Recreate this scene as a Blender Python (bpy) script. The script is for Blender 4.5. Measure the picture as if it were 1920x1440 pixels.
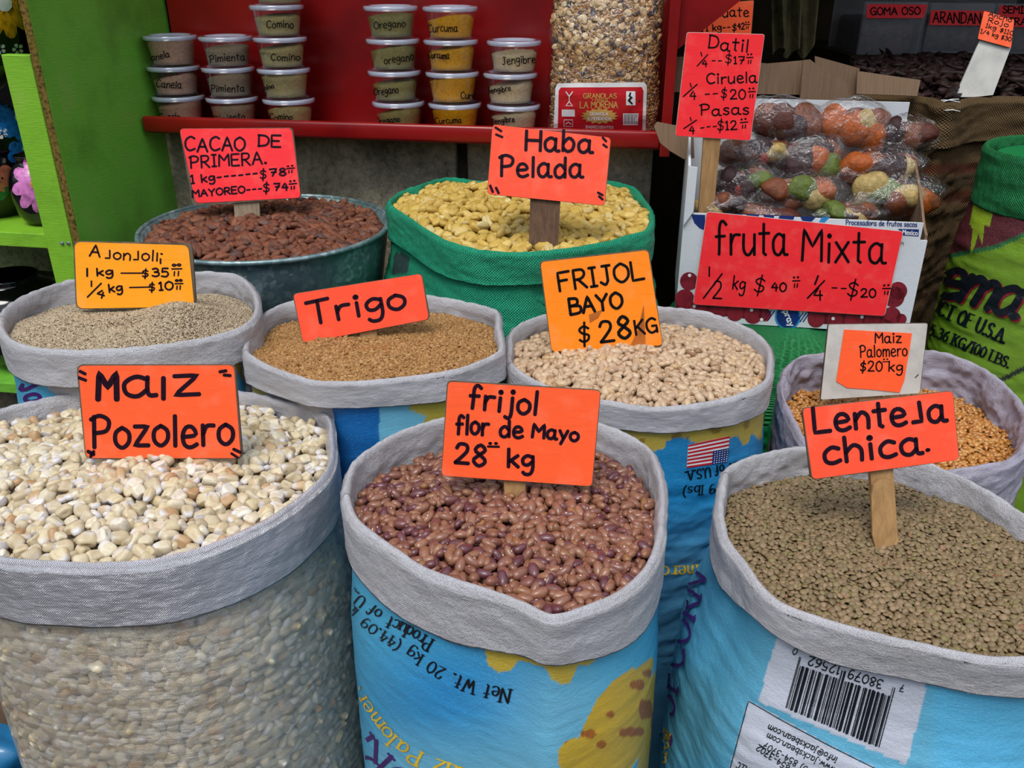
import bpy, bmesh, math, random
import numpy as np
from mathutils import Vector, Matrix
from mathutils.bvhtree import BVHTree

for o in list(bpy.data.objects):
    bpy.data.objects.remove(o)
SC = bpy.context.scene
COL = SC.collection
R = math.radians

# ------------------------------------------------------------------ camera
FPX, PITCH, CZ = 1640.0, R(26.0), 1.45
cam_data = bpy.data.cameras.new('camera')
cam_data.sensor_width = 36.0
cam_data.lens = FPX / 1920 * 36.0
cam_data.clip_start = 0.02
cam_data.clip_end = 60
cam = bpy.data.objects.new('camera', cam_data)
COL.objects.link(cam)
cam.location = (0, 0, CZ)
cam.rotation_euler = (R(90) - PITCH, 0, 0)
SC.camera = cam

# ------------------------------------------------------------------ light: open daylight behind the visitor, unseen awning added to darken the stall's depths
world = bpy.data.worlds.new('sky')
SC.world = world
world.use_nodes = True
wn = world.node_tree
for n in list(wn.nodes):
    wn.nodes.remove(n)
w_out = wn.nodes.new('ShaderNodeOutputWorld')
w_bg = wn.nodes.new('ShaderNodeBackground')
w_tc = wn.nodes.new('ShaderNodeTexCoord')
w_sep = wn.nodes.new('ShaderNodeSeparateXYZ')
w_rmp = wn.nodes.new('ShaderNodeValToRGB')      # houses across the street below, bright sky above
w_rmp.color_ramp.elements[0].position = 0.08
w_rmp.color_ramp.elements[0].color = (0.05, 0.05, 0.055, 1)
w_rmp.color_ramp.elements[1].position = 0.50
w_rmp.color_ramp.elements[1].color = (0.84, 0.94, 1.06, 1)
wn.links.new(w_tc.outputs['Generated'], w_sep.inputs[0])
wn.links.new(w_sep.outputs[2], w_rmp.inputs[0])
wn.links.new(w_rmp.outputs[0], w_bg.inputs['Color'])
w_bg.inputs['Strength'].default_value = 1.25
wn.links.new(w_bg.outputs[0], w_out.inputs[0])

sun_data = bpy.data.lights.new('sun', 'SUN')
sun_data.energy = 2.3
sun_data.angle = R(24)
sun_data.color = (1.0, 0.95, 0.88)
sun = bpy.data.objects.new('sun', sun_data)
COL.objects.link(sun)
sun.rotation_euler = (R(27), 0, R(-22))

SC.view_settings.view_transform = 'Standard'
SC.view_settings.look = 'None'
SC.view_settings.gamma = 1.0
SC.view_settings.use_curve_mapping = False
SC.view_settings.exposure = 0.05
SC.cycles.use_denoising = True
SC.cycles.max_bounces = 8
SC.cycles.transparent_max_bounces = 12
SC.cycles.caustics_reflective = False
SC.cycles.caustics_refractive = False

# ------------------------------------------------------------------ pixel <-> world (pixels in the 1920 x 1440 frame)
CAM = np.array([0, 0, CZ])
FW = np.array([0, math.cos(PITCH), -math.sin(PITCH)])
UP = np.array([0, math.sin(PITCH), math.cos(PITCH)])
RT = np.array([1.0, 0, 0])

def ray(p):
    p = np.atleast_2d(np.asarray(p, float))
    return FW * FPX + RT * (p[:, 0:1] - 960) - UP * (p[:, 1:2] - 720)

def at_z(p, z):
    d = ray(p)
    return CAM + d * ((z - CZ) / d[:, 2:3])

def at_y(p, y):
    d = ray(p)
    return CAM + d * (y / d[:, 1:2])

def on_plane(p, P, n):
    d = ray(p)
    t = ((np.asarray(P) - CAM) @ n) / (d @ n)
    return CAM + d * t[:, None]

def pix(V):
    q = np.asarray(V) - CAM
    w = q @ FW
    return np.stack([960 + FPX * (q @ RT) / w, 720 - FPX * (q @ UP) / w], 1)

# ------------------------------------------------------------------ mesh helpers
def mk(name, V, F, mat=None, parent=None, smooth=True, uv=None, attrs=None, mids=None):
    V = np.asarray(V, dtype=np.float32).reshape(-1, 3)
    if parent is not None:
        V = V - np.array(parent.matrix_basis.translation if parent.parent is None else parent['_o'], dtype=np.float32)
        org = parent.matrix_basis.translation if parent.parent is None else parent['_o']
    me = bpy.data.meshes.new(name)
    if isinstance(F, np.ndarray):
        n, k = F.shape
        me.vertices.add(len(V)); me.vertices.foreach_set('co', V.ravel())
        me.loops.add(n * k); me.loops.foreach_set('vertex_index', F.astype(np.int32).ravel())
        me.polygons.add(n); me.polygons.foreach_set('loop_start', np.arange(0, n * k, k, dtype=np.int32))
        me.update(calc_edges=True)
    else:
        me.from_pydata([tuple(v) for v in V], [], [tuple(int(i) for i in f) for f in F])
    if smooth:
        me.polygons.foreach_set('use_smooth', np.ones(len(me.polygons), dtype=bool))
    if uv is not None:
        li = np.empty(len(me.loops), dtype=np.int32); me.loops.foreach_get('vertex_index', li)
        l = me.uv_layers.new(name='UVMap')
        l.data.foreach_set('uv', np.asarray(uv, dtype=np.float32)[li].ravel())
    for k_, a in (attrs or {}).items():
        a = np.asarray(a, dtype=np.float32)
        if a.ndim == 1:
            me.attributes.new(k_, 'FLOAT', 'POINT').data.foreach_set('value', a)
        elif a.shape[1] == 3:
            me.attributes.new(k_, 'FLOAT_VECTOR', 'POINT').data.foreach_set('vector', a.ravel())
        else:
            me.attributes.new(k_, 'FLOAT_COLOR', 'POINT').data.foreach_set('color', a.ravel())
    if mat is not None:
        for m in (mat if isinstance(mat, (list, tuple)) else [mat]):
            me.materials.append(m)
    if mids is not None:
        me.polygons.foreach_set('material_index', np.asarray(mids, dtype=np.int32))
    me.validate(); me.update()
    o = bpy.data.objects.new(name, me)
    COL.objects.link(o)
    if parent is not None:
        o.parent = parent
        o['_o'] = [float(x) for x in org]
    return o

def tag(o, label=None, cat=None, group=None, kind=None):
    if label: o['label'] = label
    if cat: o['category'] = cat
    if group: o['group'] = group
    if kind: o['kind'] = kind
    return o

def thing(name, label, cat, loc, group=None):
    o = bpy.data.objects.new(name, None)
    COL.objects.link(o)
    o.location = tuple(float(x) for x in loc)
    o.empty_display_size = 0.05
    return tag(o, label, cat, group)

def struct(o):
    o['kind'] = 'structure'
    return o

def join(parts):
    """[(V, F)] -> V, F (list faces)"""
    Vs, Fs, n = [], [], 0
    for V, F in parts:
        V = np.asarray(V, float).reshape(-1, 3)
        Vs.append(V)
        Fs += [[int(i) + n for i in f] for f in F]
        n += len(V)
    return np.concatenate(Vs), Fs

def grid_faces(r, c, closed=False, flip=False):
    i = np.arange(r - 1)[:, None]
    j = np.arange(c if closed else c - 1)[None, :]
    j2 = (j + 1) % c
    a = i * c + j; b = i * c + j2; d = (i + 1) * c + j2; e = (i + 1) * c + j
    F = np.stack([a, b, d, e], -1).reshape(-1, 4)
    return F[:, ::-1].copy() if flip else F

def box_vf(c, s, rz=0.0, bev=0.0, M3=None):
    bm = bmesh.new()
    bmesh.ops.create_cube(bm, size=1.0)
    for v in bm.verts:
        v.co = Vector((v.co.x * s[0], v.co.y * s[1], v.co.z * s[2]))
    if bev > 0:
        bmesh.ops.bevel(bm, geom=list(bm.edges), offset=bev, segments=2, affect='EDGES', profile=0.5)
    V = np.array([v.co[:] for v in bm.verts]); F = [[v.index for v in f.verts] for f in bm.faces]
    bm.free()
    if M3 is not None:
        V = V @ np.asarray(M3).T
    if rz:
        c_, s_ = math.cos(rz), math.sin(rz)
        V = V @ np.array([[c_, -s_, 0], [s_, c_, 0], [0, 0, 1]]).T
    return V + np.asarray(c, float), F

def tube_vf(P, r, seg=8, closed=False):
    P = np.asarray(P, float); n = len(P)
    r = np.broadcast_to(np.asarray(r, float), (n,))
    T = np.gradient(P, axis=0)
    T /= np.linalg.norm(T, axis=1)[:, None] + 1e-12
    a = np.array([0, 0, 1.0]) if abs(T[0, 2]) < 0.9 else np.array([1.0, 0, 0])
    Vs = []
    for i in range(n):
        u = np.cross(T[i], a); u /= np.linalg.norm(u) + 1e-12
        v = np.cross(u, T[i]); a = v
        t = np.arange(seg) * 2 * math.pi / seg
        Vs.append(P[i] + r[i] * (np.cos(t)[:, None] * u + np.sin(t)[:, None] * v))
    V = np.concatenate(Vs)
    F = grid_faces(n, seg, True).tolist()
    F += [list(range(seg))[::-1], [len(V) - seg + k for k in range(seg)]]
    return V, F

def lathe_vf(prof, c=(0, 0, 0), seg=48):
    t = np.arange(seg) * 2 * math.pi / seg
    V = np.stack([np.outer([p[0] for p in prof], np.cos(t)), np.outer([p[0] for p in prof], np.sin(t)),
                  np.outer([p[1] for p in prof], np.ones(seg))], -1).reshape(-1, 3)
    return V + np.asarray(c, float), grid_faces(len(prof), seg, True)

def prism_vf(front, off):
    """closed polygon (N x 3) extruded by the vector off"""
    A = np.asarray(front, float); n = len(A)
    V = np.concatenate([A, A + np.asarray(off, float)])
    F = [list(range(n)), [2 * n - 1 - i for i in range(n)]]
    F += [[i, i + n, (i + 1) % n + n, (i + 1) % n] for i in range(n)]
    return V, F

def spline(P, m, closed=False):
    """Catmull-Rom through P, m points by arc length"""
    P = np.asarray(P, float); n = len(P)
    out = []
    k = n if closed else n - 1
    for i in range(k):
        p0 = P[(i - 1) % n] if closed or i > 0 else P[0]
        p1 = P[i]; p2 = P[(i + 1) % n]
        p3 = P[(i + 2) % n] if closed or i + 2 < n else P[-1]
        for t in np.linspace(0, 1, 12, endpoint=False):
            out.append(0.5 * ((2 * p1) + (-p0 + p2) * t + (2 * p0 - 5 * p1 + 4 * p2 - p3) * t * t + (-p0 + 3 * p1 - 3 * p2 + p3) * t ** 3))
    out.append(P[0] if closed else P[-1])
    out = np.array(out)
    L = np.concatenate([[0], np.cumsum(np.linalg.norm(np.diff(out[:, :2], axis=0), axis=1))])
    s = np.linspace(0, L[-1], m, endpoint=not closed)
    return np.stack([np.interp(s, L, out[:, j]) for j in range(out.shape[1])], 1)

def in_poly(P, poly):
    P = np.asarray(P, float); poly = np.asarray(poly, float)
    x, y = P[:, 0], P[:, 1]
    c = np.zeros(len(P), bool)
    j = len(poly) - 1
    for i in range(len(poly)):
        xi, yi = poly[i][:2]; xj, yj = poly[j][:2]
        if yi != yj:
            c ^= ((yi > y) != (yj > y)) & (x < (xj - xi) * (y - yi) / (yj - yi) + xi)
        j = i
    return c

def poly_dist(P, poly):
    """distance to a closed polyline"""
    poly = np.asarray(poly, float)[:, :2]
    best = np.full(len(P), 1e9)
    for i in range(len(poly)):
        a, b = poly[i], poly[(i + 1) % len(poly)]
        d = b - a
        t = np.clip(((P - a) @ d) / (d @ d + 1e-18), 0, 1)
        best = np.minimum(best, np.hypot(*(P - (a + t[:, None] * d)).T))
    return best

class Waves:
    """smooth random field: a sum of random sine waves"""
    def __init__(self, seed, dim, lo, hi, n=24, stretch=None):
        r = np.random.default_rng(seed)
        f = np.exp(r.uniform(math.log(lo), math.log(hi), n))
        d = r.normal(size=(n, dim)); d /= np.linalg.norm(d, axis=1)[:, None]
        if stretch is not None:
            d = d * np.asarray(stretch)
        self.k = d * (2 * math.pi / f[:, None]); self.p = r.uniform(0, 6.28, n)
        self.a = f / f.sum() * 2.2
    def __call__(self, P):
        return np.sin(np.asarray(P) @ self.k.T + self.p) @ self.a

# ------------------------------------------------------------------ materials
def s2l(c):
    return tuple((x / 12.92 if x <= 0.04045 else ((x + 0.055) / 1.055) ** 2.4) for x in c)

def rgb(r, g, b):
    return s2l((r / 255, g / 255, b / 255)) + (1.0,)

class NT:
    def __init__(self, name):
        self.m = bpy.data.materials.new(name)
        self.m.use_nodes = True
        self.t = self.m.node_tree
        self.t.nodes.clear()
    def n(self, typ, ins=None, out=0, **props):
        nd = self.t.nodes.new('ShaderNode' + typ)
        for k, v in props.items():
            setattr(nd, k, v)
        for k, v in (ins or {}).items():
            s = nd.inputs[k]
            if isinstance(v, bpy.types.NodeSocket):
                self.t.links.new(v, s)
            else:
                s.default_value = v
        return nd.outputs[out] if out is not None else nd
    def ramp(self, fac, stops, interp='LINEAR'):
        nd = self.t.nodes.new('ShaderNodeValToRGB')
        nd.color_ramp.interpolation = interp
        e = nd.color_ramp.elements
        while len(e) < len(stops):
            e.new(0.5)
        for el, (p, c) in zip(e, stops):
            el.position = p; el.color = c
        self.t.links.new(fac, nd.inputs[0])
        return nd.outputs[0]
    def mix(self, f, a, b, blend='MIX'):
        nd = self.t.nodes.new('ShaderNodeMix'); nd.data_type = 'RGBA'; nd.blend_type = blend
        for i, v in ((0, f), (6, a), (7, b)):
            if isinstance(v, bpy.types.NodeSocket): self.t.links.new(v, nd.inputs[i])
            else: nd.inputs[i].default_value = v
        return nd.outputs[2]
    def math(self, op, a, b=0.0, c=0.0):
        return self.n('Math', {0: a, 1: b, 2: c}, operation=op)
    def noise(self, vec, scale, detail=4, rough=0.6, out=0):
        return self.n('TexNoise', {'Vector': vec, 'Scale': scale, 'Detail': detail, 'Roughness': rough}, out)
    def obj(self):
        return self.n('TexCoord', out=3)
    def uv(self):
        return self.n('TexCoord', out=2)
    def mapping(self, vec, scale=(1, 1, 1), rot=(0, 0, 0), loc=(0, 0, 0)):
        return self.n('Mapping', {'Vector': vec, 'Scale': scale, 'Rotation': rot, 'Location': loc})
    def bump(self, h, dist, strength=1.0, normal=None):
        ins = {'Height': h, 'Distance': dist, 'Strength': strength}
        if normal is not None: ins['Normal'] = normal
        return self.n('Bump', ins)
    def out(self, shader):
        o = self.t.nodes.new('ShaderNodeOutputMaterial')
        self.t.links.new(shader, o.inputs[0])
        return self.m
    def bsdf(self, **kw):
        ins = {}
        names = dict(color='Base Color', rough='Roughness', metal='Metallic', normal='Normal', spec='Specular IOR Level', coat='Coat Weight',
                     coatr='Coat Roughness', sheen='Sheen Weight', trans='Transmission Weight', ior='IOR', sss='Subsurface Weight', alpha='Alpha')
        for k, v in kw.items():
            ins[names[k]] = v
        return self.n('BsdfPrincipled', ins)

def plain(name, color, rough=0.6, spec=0.4, metal=0.0, var=0.12, scale=25, bump=0.0004, bscale=120, coat=0.0, stretch=(1, 1, 1)):
    t = NT(name)
    v = t.mapping(t.obj(), stretch)
    n1 = t.noise(v, scale, 5)
    dark = tuple(max(0, c * (1 - 2.2 * var)) for c in color[:3]) + (1,)
    lite = tuple(min(1, c * (1 + 1.2 * var)) for c in color[:3]) + (1,)
    c = t.ramp(n1, [(0.3, dark), (0.5, color), (0.72, lite)])
    b = t.bump(t.noise(v, bscale, 4), bump, 1.0)
    return t.out(t.bsdf(color=c, rough=rough, spec=spec, metal=metal, normal=b, coat=coat))

def sack_mat(name, crinkle=0.0016, weave=0.0004, rough=0.42, dirt=0.10, coat=0.0, wv=0.0026, spec=0.5):
    """woven polypropylene; colours from the point attribute Col, u and v in metres"""
    t = NT(name)
    col = t.n('Attribute', out=0, attribute_name='Col')
    uv = t.uv()
    sep = t.n('SeparateXYZ', {0: uv}, None)
    k = 2 * math.pi / wv
    wob = t.noise(uv, 40, 2)
    su = t.math('SINE', t.math('MULTIPLY_ADD', sep.outputs[0], k, t.math('MULTIPLY', wob, 4.0)))
    sv = t.math('SINE', t.math('MULTIPLY_ADD', sep.outputs[1], k, t.math('MULTIPLY', wob, 4.0)))
    wvn = t.math('MULTIPLY', su, sv)
    b1 = t.bump(wvn, weave, 1.0)
    v1 = t.mapping(uv, (0.75, 1.0, 1))
    n1 = t.noise(v1, 230, 6, 0.7)
    n2 = t.noise(t.mapping(uv, (0.5, 1.0, 1)), 48, 5, 0.65)
    b2 = t.bump(n1, crinkle, 1.0, b1)
    b3 = t.bump(n2, crinkle * 1.5, 0.9, b2)
    d = t.noise(uv, 14, 6, 0.62)
    dm = t.ramp(d, [(0.40, (0, 0, 0, 1)), (0.70, (1, 1, 1, 1))])
    c1 = t.mix(t.math('MULTIPLY', dm, dirt * 2.5), col, t.mix(1.0, col, rgb(202, 190, 170), 'MULTIPLY'))
    w2 = t.math('MULTIPLY_ADD', wvn, 0.5, 0.5)
    c2 = t.mix(t.math('MULTIPLY', w2, 0.16), c1, t.mix(1.0, c1, (0.55, 0.55, 0.6, 1), 'MULTIPLY'))
    fl = t.noise(t.mapping(uv, (1, 3, 1)), 260, 3, 0.5)
    c3 = t.mix(t.math('MULTIPLY', t.ramp(fl, [(0.58, (0, 0, 0, 1)), (0.75, (1, 1, 1, 1))]), 0.18), c2, (0.8, 0.85, 0.92, 1))
    return t.out(t.bsdf(color=c3, rough=rough, spec=spec, normal=b3, coat=coat, coatr=0.25))

def schlick(t, b, f0=0.045):
    fc = t.n('LayerWeight', {'Blend': 0.5, 'Normal': b}, 1)
    return t.math('MULTIPLY_ADD', t.math('POWER', fc, 5.0), 1 - f0, f0)

def film_mat(name, lo, hi, base=(0.80, 0.80, 0.86, 1), rough=0.28, f0=0.045):
    """clear woven plastic: milky threads over a see-through film"""
    t = NT(name)
    uv = t.uv()
    sep = t.n('SeparateXYZ', {0: uv}, None)
    k = 2 * math.pi / 0.0026
    wvn = t.math('MULTIPLY', t.math('SINE', t.math('MULTIPLY', sep.outputs[0], k)), t.math('SINE', t.math('MULTIPLY', sep.outputs[1], k)))
    st = t.noise(t.mapping(uv, (0.25, 1.6, 1), (0, 0, 0.35)), 60, 5, 0.6)
    fac = t.math('MULTIPLY_ADD', t.ramp(st, [(0.35, (0, 0, 0, 1)), (0.72, (1, 1, 1, 1))]), hi - lo, lo)
    fac = t.math('MULTIPLY_ADD', wvn, 0.07, fac)
    b = t.bump(wvn, 0.0004, 1.0)
    b = t.bump(t.noise(t.mapping(uv, (0.4, 1, 1)), 120, 5), 0.0018, 1.0, b)
    b = t.bump(t.noise(t.mapping(uv, (0.3, 1, 1)), 30, 4), 0.005, 1.0, b)
    p = t.bsdf(color=base, rough=rough, spec=0.7, normal=b)
    tr = t.n('BsdfTransparent', {0: (0.97, 0.97, 0.97, 1)})
    g = t.n('BsdfGlossy', {0: (1, 1, 1, 1), 'Roughness': 0.16, 'Normal': b})
    fr = schlick(t, b, f0)
    m1 = t.n('MixShader', {0: t.math('MINIMUM', fac, 1.0), 1: tr, 2: p})
    m2 = t.n('MixShader', {0: t.math('MULTIPLY', fr, 1.4), 1: m1, 2: g})
    return t.out(m2)

def grain_mat(name, stops, rough=0.45, spec=0.4, mott=(0.2, (0.3, 0.2, 0.12, 1), 3.0), tip=None, hil=None, bump=0.0, bsc=4.0, coat=0.0, crease=None):
    """stops: colours picked at random per grain; mott = (amount, colour, scale); tip = (axis, from, to, colour, amount); hil = list of (centre, r, colour)"""
    t = NT(name)
    rn = t.n('ObjectInfo', out=5)
    at = t.n('Attribute', out=2, attribute_name='rnd')
    r_ = t.math('FRACT', t.math('ADD', rn, at))
    gc = t.n('Attribute', out=1, attribute_name='gc')
    c = t.ramp(r_, stops)
    off = t.n('CombineXYZ', {0: t.math('MULTIPLY', r_, 91.0), 1: t.math('MULTIPLY', r_, 37.0), 2: 0.0})
    v = t.n('VectorMath', {0: gc, 1: off}, operation='ADD')
    n1 = t.noise(v, mott[2], 4, 0.6)
    c = t.mix(t.math('MULTIPLY', t.ramp(n1, [(0.45, (0, 0, 0, 1)), (0.62, (1, 1, 1, 1))]), mott[0]), c, mott[1])
    if tip is not None:
        ax, lo, hi, tc, am = tip
        s = t.n('SeparateXYZ', {0: gc}, None).outputs[ax]
        s = t.math('MULTIPLY_ADD', t.math('SUBTRACT', n1, 0.5), 0.6, s)
        f = t.n('MapRange', {0: s, 1: lo, 2: hi, 3: 0.0, 4: am})
        c = t.mix(f, c, tc)
    for cen, rad, hc in (hil or []):
        d = t.n('VectorMath', {0: gc, 1: cen}, 1, operation='DISTANCE')
        f = t.n('MapRange', {0: d, 1: rad * 0.75, 2: rad, 3: 1.0, 4: 0.0})
        c = t.mix(f, c, hc)
    b = t.bump(t.noise(v, bsc, 4), max(bump, 1e-5), 1.0)
    return t.out(t.bsdf(color=c, rough=rough, spec=spec, normal=b, coat=coat))

def paper_mat(name, color):
    t = NT(name)
    v = t.obj()
    n1 = t.noise(v, 30, 4)
    streak = t.noise(t.mapping(v, (2, 2, 90)), 4, 4)
    dk = tuple(c * 0.72 for c in color[:3]) + (1,)
    c = t.mix(t.math('MULTIPLY', t.ramp(streak, [(0.60, (0, 0, 0, 1)), (0.68, (1, 1, 1, 1))]), 0.30), color, dk)
    c = t.mix(t.math('MULTIPLY', t.ramp(n1, [(0.5, (0, 0, 0, 1)), (0.8, (1, 1, 1, 1))]), 0.12), c, (1, 0.55, 0.40, 1))
    b = t.bump(t.noise(v, 45, 4), 0.0006, 1.0)
    return t.out(t.bsdf(color=c, rough=0.42, spec=0.28, normal=b, coat=0.12, coatr=0.2))

def wood_mat(name, a, b_, scale=1.0, rough=0.7):
    t = NT(name)
    v = t.mapping(t.obj(), (14 * scale, 14 * scale, 1.6 * scale))
    n1 = t.noise(v, 9, 6, 0.65)
    c = t.ramp(n1, [(0.3, a), (0.7, b_)])
    n2 = t.noise(t.obj(), 22, 4)
    c = t.mix(t.math('MULTIPLY', n2, 0.25), c, a)
    return t.out(t.bsdf(color=c, rough=rough, spec=0.3, normal=t.bump(n1, 0.0009, 1.0)))

def paint_mat(name, color, worn, rough=0.42, streak=(3, 3, 26)):
    t = NT(name)
    v = t.obj()
    n1 = t.noise(v, 5.5, 5, 0.6)
    n2 = t.noise(t.mapping(v, streak), 14, 4)
    dk = tuple(c * 0.6 for c in color[:3]) + (1,)
    c = t.ramp(n1, [(0.32, dk), (0.52, color), (0.72, color)])
    c = t.mix(t.math('MULTIPLY', t.ramp(n1, [(0.56, (0, 0, 0, 1)), (0.74, (1, 1, 1, 1))]), 0.55), c, worn)
    c = t.mix(t.math('MULTIPLY', n2, 0.18), c, worn)
    grit = t.noise(v, 260, 2)
    c = t.mix(t.math('MULTIPLY', t.ramp(grit, [(0.6, (0, 0, 0, 1)), (0.7, (1, 1, 1, 1))]), 0.25), c, dk)
    b = t.bump(n2, 0.0008, 1.0, t.bump(grit, 0.0002))
    return t.out(t.bsdf(color=c, rough=rough, spec=0.45, normal=b))

def concrete_mat():
    t = NT('block_concrete')
    v = t.obj()
    n1 = t.noise(v, 7, 8, 0.7)
    n2 = t.noise(v, 70, 5, 0.7)
    vo = t.n('TexVoronoi', {'Vector': v, 'Scale': 46.0, 'Randomness': 1.0}, None)
    c = t.ramp(n1, [(0.30, rgb(92, 88, 78)), (0.5, rgb(148, 137, 118)), (0.70, rgb(190, 176, 152))])
    c = t.mix(t.math('MULTIPLY', t.ramp(n2, [(0.35, (1, 1, 1, 1)), (0.55, (0, 0, 0, 1))]), 0.5), c, rgb(60, 56, 48))
    c = t.mix(t.ramp(vo.outputs[0], [(0.10, (0.75, 0.75, 0.75, 1)), (0.17, (0, 0, 0, 1))]), c, rgb(158, 150, 134))
    b = t.bump(n2, 0.004, 1.0, t.bump(n1, 0.02, 0.6))
    return t.out(t.bsdf(color=c, rough=0.92, spec=0.15, normal=b))

def zinc_mat():
    t = NT('galvanised_zinc')
    v = t.obj()
    vo = t.n('TexVoronoi', {'Vector': v, 'Scale': 95.0}, None)
    g = t.ramp(vo.outputs[1], [(0.2, rgb(112, 136, 140)), (0.6, rgb(138, 162, 165)), (0.95, rgb(196, 212, 216))])
    n = t.noise(v, 8, 5)
    c = t.mix(t.ramp(n, [(0.4, (0.75, 0.75, 0.75, 1)), (0.65, (0.0, 0.0, 0.0, 1))]), g, rgb(86, 108, 112))
    return t.out(t.bsdf(color=c, rough=0.42, metal=0.55, spec=0.5, normal=t.bump(n, 0.002, 0.5)))

def burlap_mat():
    t = NT('burlap')
    col = t.n('Attribute', out=0, attribute_name='Col')
    sep = t.n('SeparateXYZ', {0: t.uv()}, None)
    k = 2 * math.pi / 0.0062
    wob = t.noise(t.uv(), 30, 3)
    w = t.math('MULTIPLY', t.math('SINE', t.math('MULTIPLY_ADD', sep.outputs[0], k, t.math('MULTIPLY', wob, 5.0))),
               t.math('SINE', t.math('MULTIPLY_ADD', sep.outputs[1], k, t.math('MULTIPLY', wob, 5.0))))
    n = t.noise(t.uv(), 20, 6, 0.7)
    c = t.mix(t.math('MULTIPLY_ADD', w, 0.5, 0.42), col, (0.012, 0.008, 0.004, 1))
    c = t.mix(t.math('MULTIPLY', n, 0.35), c, rgb(66, 50, 32))
    return t.out(t.bsdf(color=c, rough=0.95, spec=0.1, normal=t.bump(w, 0.0012, 1.0, t.bump(n, 0.006, 0.7))))

def clear_mat(name, tint=(1, 1, 1, 1), rough=0.05, f0=0.045, haze=0.08, bump=0.0, amt=1.6, hazec=(0.85, 0.88, 0.95, 1), gl=1.0):
    t = NT(name)
    b = t.bump(t.noise(t.obj(), 55, 4), max(bump, 1e-5), 1.0)
    tr = t.n('BsdfTransparent', {0: tint})
    g = t.n('BsdfGlossy', {0: (gl, gl, gl, 1), 'Roughness': rough, 'Normal': b})
    d = t.n('BsdfDiffuse', {0: hazec, 'Normal': b})
    fr = schlick(t, b, f0)
    m1 = t.n('MixShader', {0: haze, 1: tr, 2: d})
    return t.out(t.n('MixShader', {0: t.math('MINIMUM', t.math('MULTIPLY', fr, amt), 1.0), 1: m1, 2: g}))

MAT = {}
MAT['ink'] = plain('marker_ink', rgb(30, 8, 26), 0.5, 0.15, var=0.25, scale=300, bump=0.0)
MAT['pen'] = plain('black_pen_ink', rgb(10, 10, 13), 0.5, 0.15, var=0.1, scale=200, bump=0.0)
MAT['print_black'] = plain('black_print', rgb(14, 20, 30), 0.4, 0.4, var=0.1, bump=0.0)
MAT['print_blue'] = plain('navy_print', rgb(22, 46, 110), 0.4, 0.4, var=0.1, bump=0.0)
MAT['print_purple'] = plain('purple_print', rgb(66, 26, 104), 0.4, 0.4, var=0.15, bump=0.0)
MAT['print_yellow'] = plain('yellow_print', rgb(222, 184, 52), 0.4, 0.4, var=0.15, bump=0.0)
MAT['print_white'] = plain('white_print', rgb(225, 225, 228), 0.45, 0.4, var=0.04, bump=0.0)
MAT['print_red'] = plain('red_print', rgb(190, 26, 38), 0.4, 0.4, var=0.08, bump=0.0)
MAT['print_gold'] = plain('gold_print', rgb(196, 156, 84), 0.4, 0.4, var=0.12, bump=0.0)
MAT['paper_red'] = paper_mat('fluorescent_red_paper', (1.0, 0.032, 0.042, 1))
MAT['paper_orange'] = paper_mat('fluorescent_orange_paper', (1.0, 0.115, 0.030, 1))
MAT['paper_coral'] = paper_mat('fluorescent_coral_paper', (1.0, 0.088, 0.036, 1))
MAT['paper_amber'] = paper_mat('fluorescent_amber_paper', (1.0, 0.36, 0.012, 1))
MAT['paper_tangerine'] = paper_mat('tangerine_paper', (1.0, 0.25, 0.010, 1))
MAT['card'] = wood_mat('grey_backing_board', rgb(70, 58, 48), rgb(120, 104, 88), 0.5)
MAT['card_white'] = plain('taped_white_card', rgb(196, 192, 186), 0.4, 0.5, var=0.10, scale=16, coat=0.3)
MAT['wood_grey'] = wood_mat('weathered_lath', rgb(112, 96, 78), rgb(160, 142, 118))
MAT['wood_dark'] = wood_mat('dark_lath', rgb(72, 50, 36), rgb(112, 84, 62))
MAT['wood_tan'] = wood_mat('tan_lath', rgb(138, 104, 66), rgb(180, 140, 92))
MAT['green'] = paint_mat('green_paint', rgb(108, 186, 56), rgb(150, 182, 96))
MAT['lime'] = paint_mat('lime_green_paint', rgb(124, 184, 40), rgb(156, 188, 84))
MAT['chip'] = plain('chipboard_edge', rgb(112, 92, 44), 0.9, 0.1, var=0.4, scale=150, bump=0.001)
MAT['red'] = plain('red_enamel', rgb(132, 12, 14), 0.30, 0.5, var=0.16, scale=5, bump=0.0005, bscale=14)
MAT['zinc'] = zinc_mat()
MAT['concrete'] = concrete_mat()
MAT['mortar'] = plain('dark_mortar', rgb(52, 48, 40), 0.95, 0.1, var=0.3, scale=30, bump=0.004, bscale=60)
MAT['floor'] = plain('floor_concrete', rgb(70, 66, 60), 0.9, 0.2, var=0.3, scale=8, bump=0.003)
MAT['dark'] = plain('stall_interior', rgb(46, 38, 24), 0.9, 0.1, var=0.35, scale=4)
MAT['burlap'] = burlap_mat()
MAT['carton'] = plain('brown_cardboard', rgb(128, 104, 84), 0.85, 0.15, var=0.10, scale=12, bump=0.0006, stretch=(30, 1, 1))
MAT['carton_white'] = plain('white_printed_carton', rgb(204, 208, 214), 0.5, 0.35, var=0.05, scale=8)
MAT['sack'] = sack_mat('woven_sack', crinkle=0.0030, weave=0.0003, rough=0.38, spec=0.6)
MAT['sack_blue'] = sack_mat('printed_woven_sack', crinkle=0.0009, weave=0.00012, rough=0.36, dirt=0.03, coat=0.15)
MAT['sack_net'] = sack_mat('coarse_green_sack', crinkle=0.0015, weave=0.0014, rough=0.55, dirt=0.02, wv=0.0050, spec=0.35)
MAT['sack_lime'] = sack_mat('lime_printed_sack', crinkle=0.002, weave=0.0005, rough=0.45, dirt=0.03)
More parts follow.
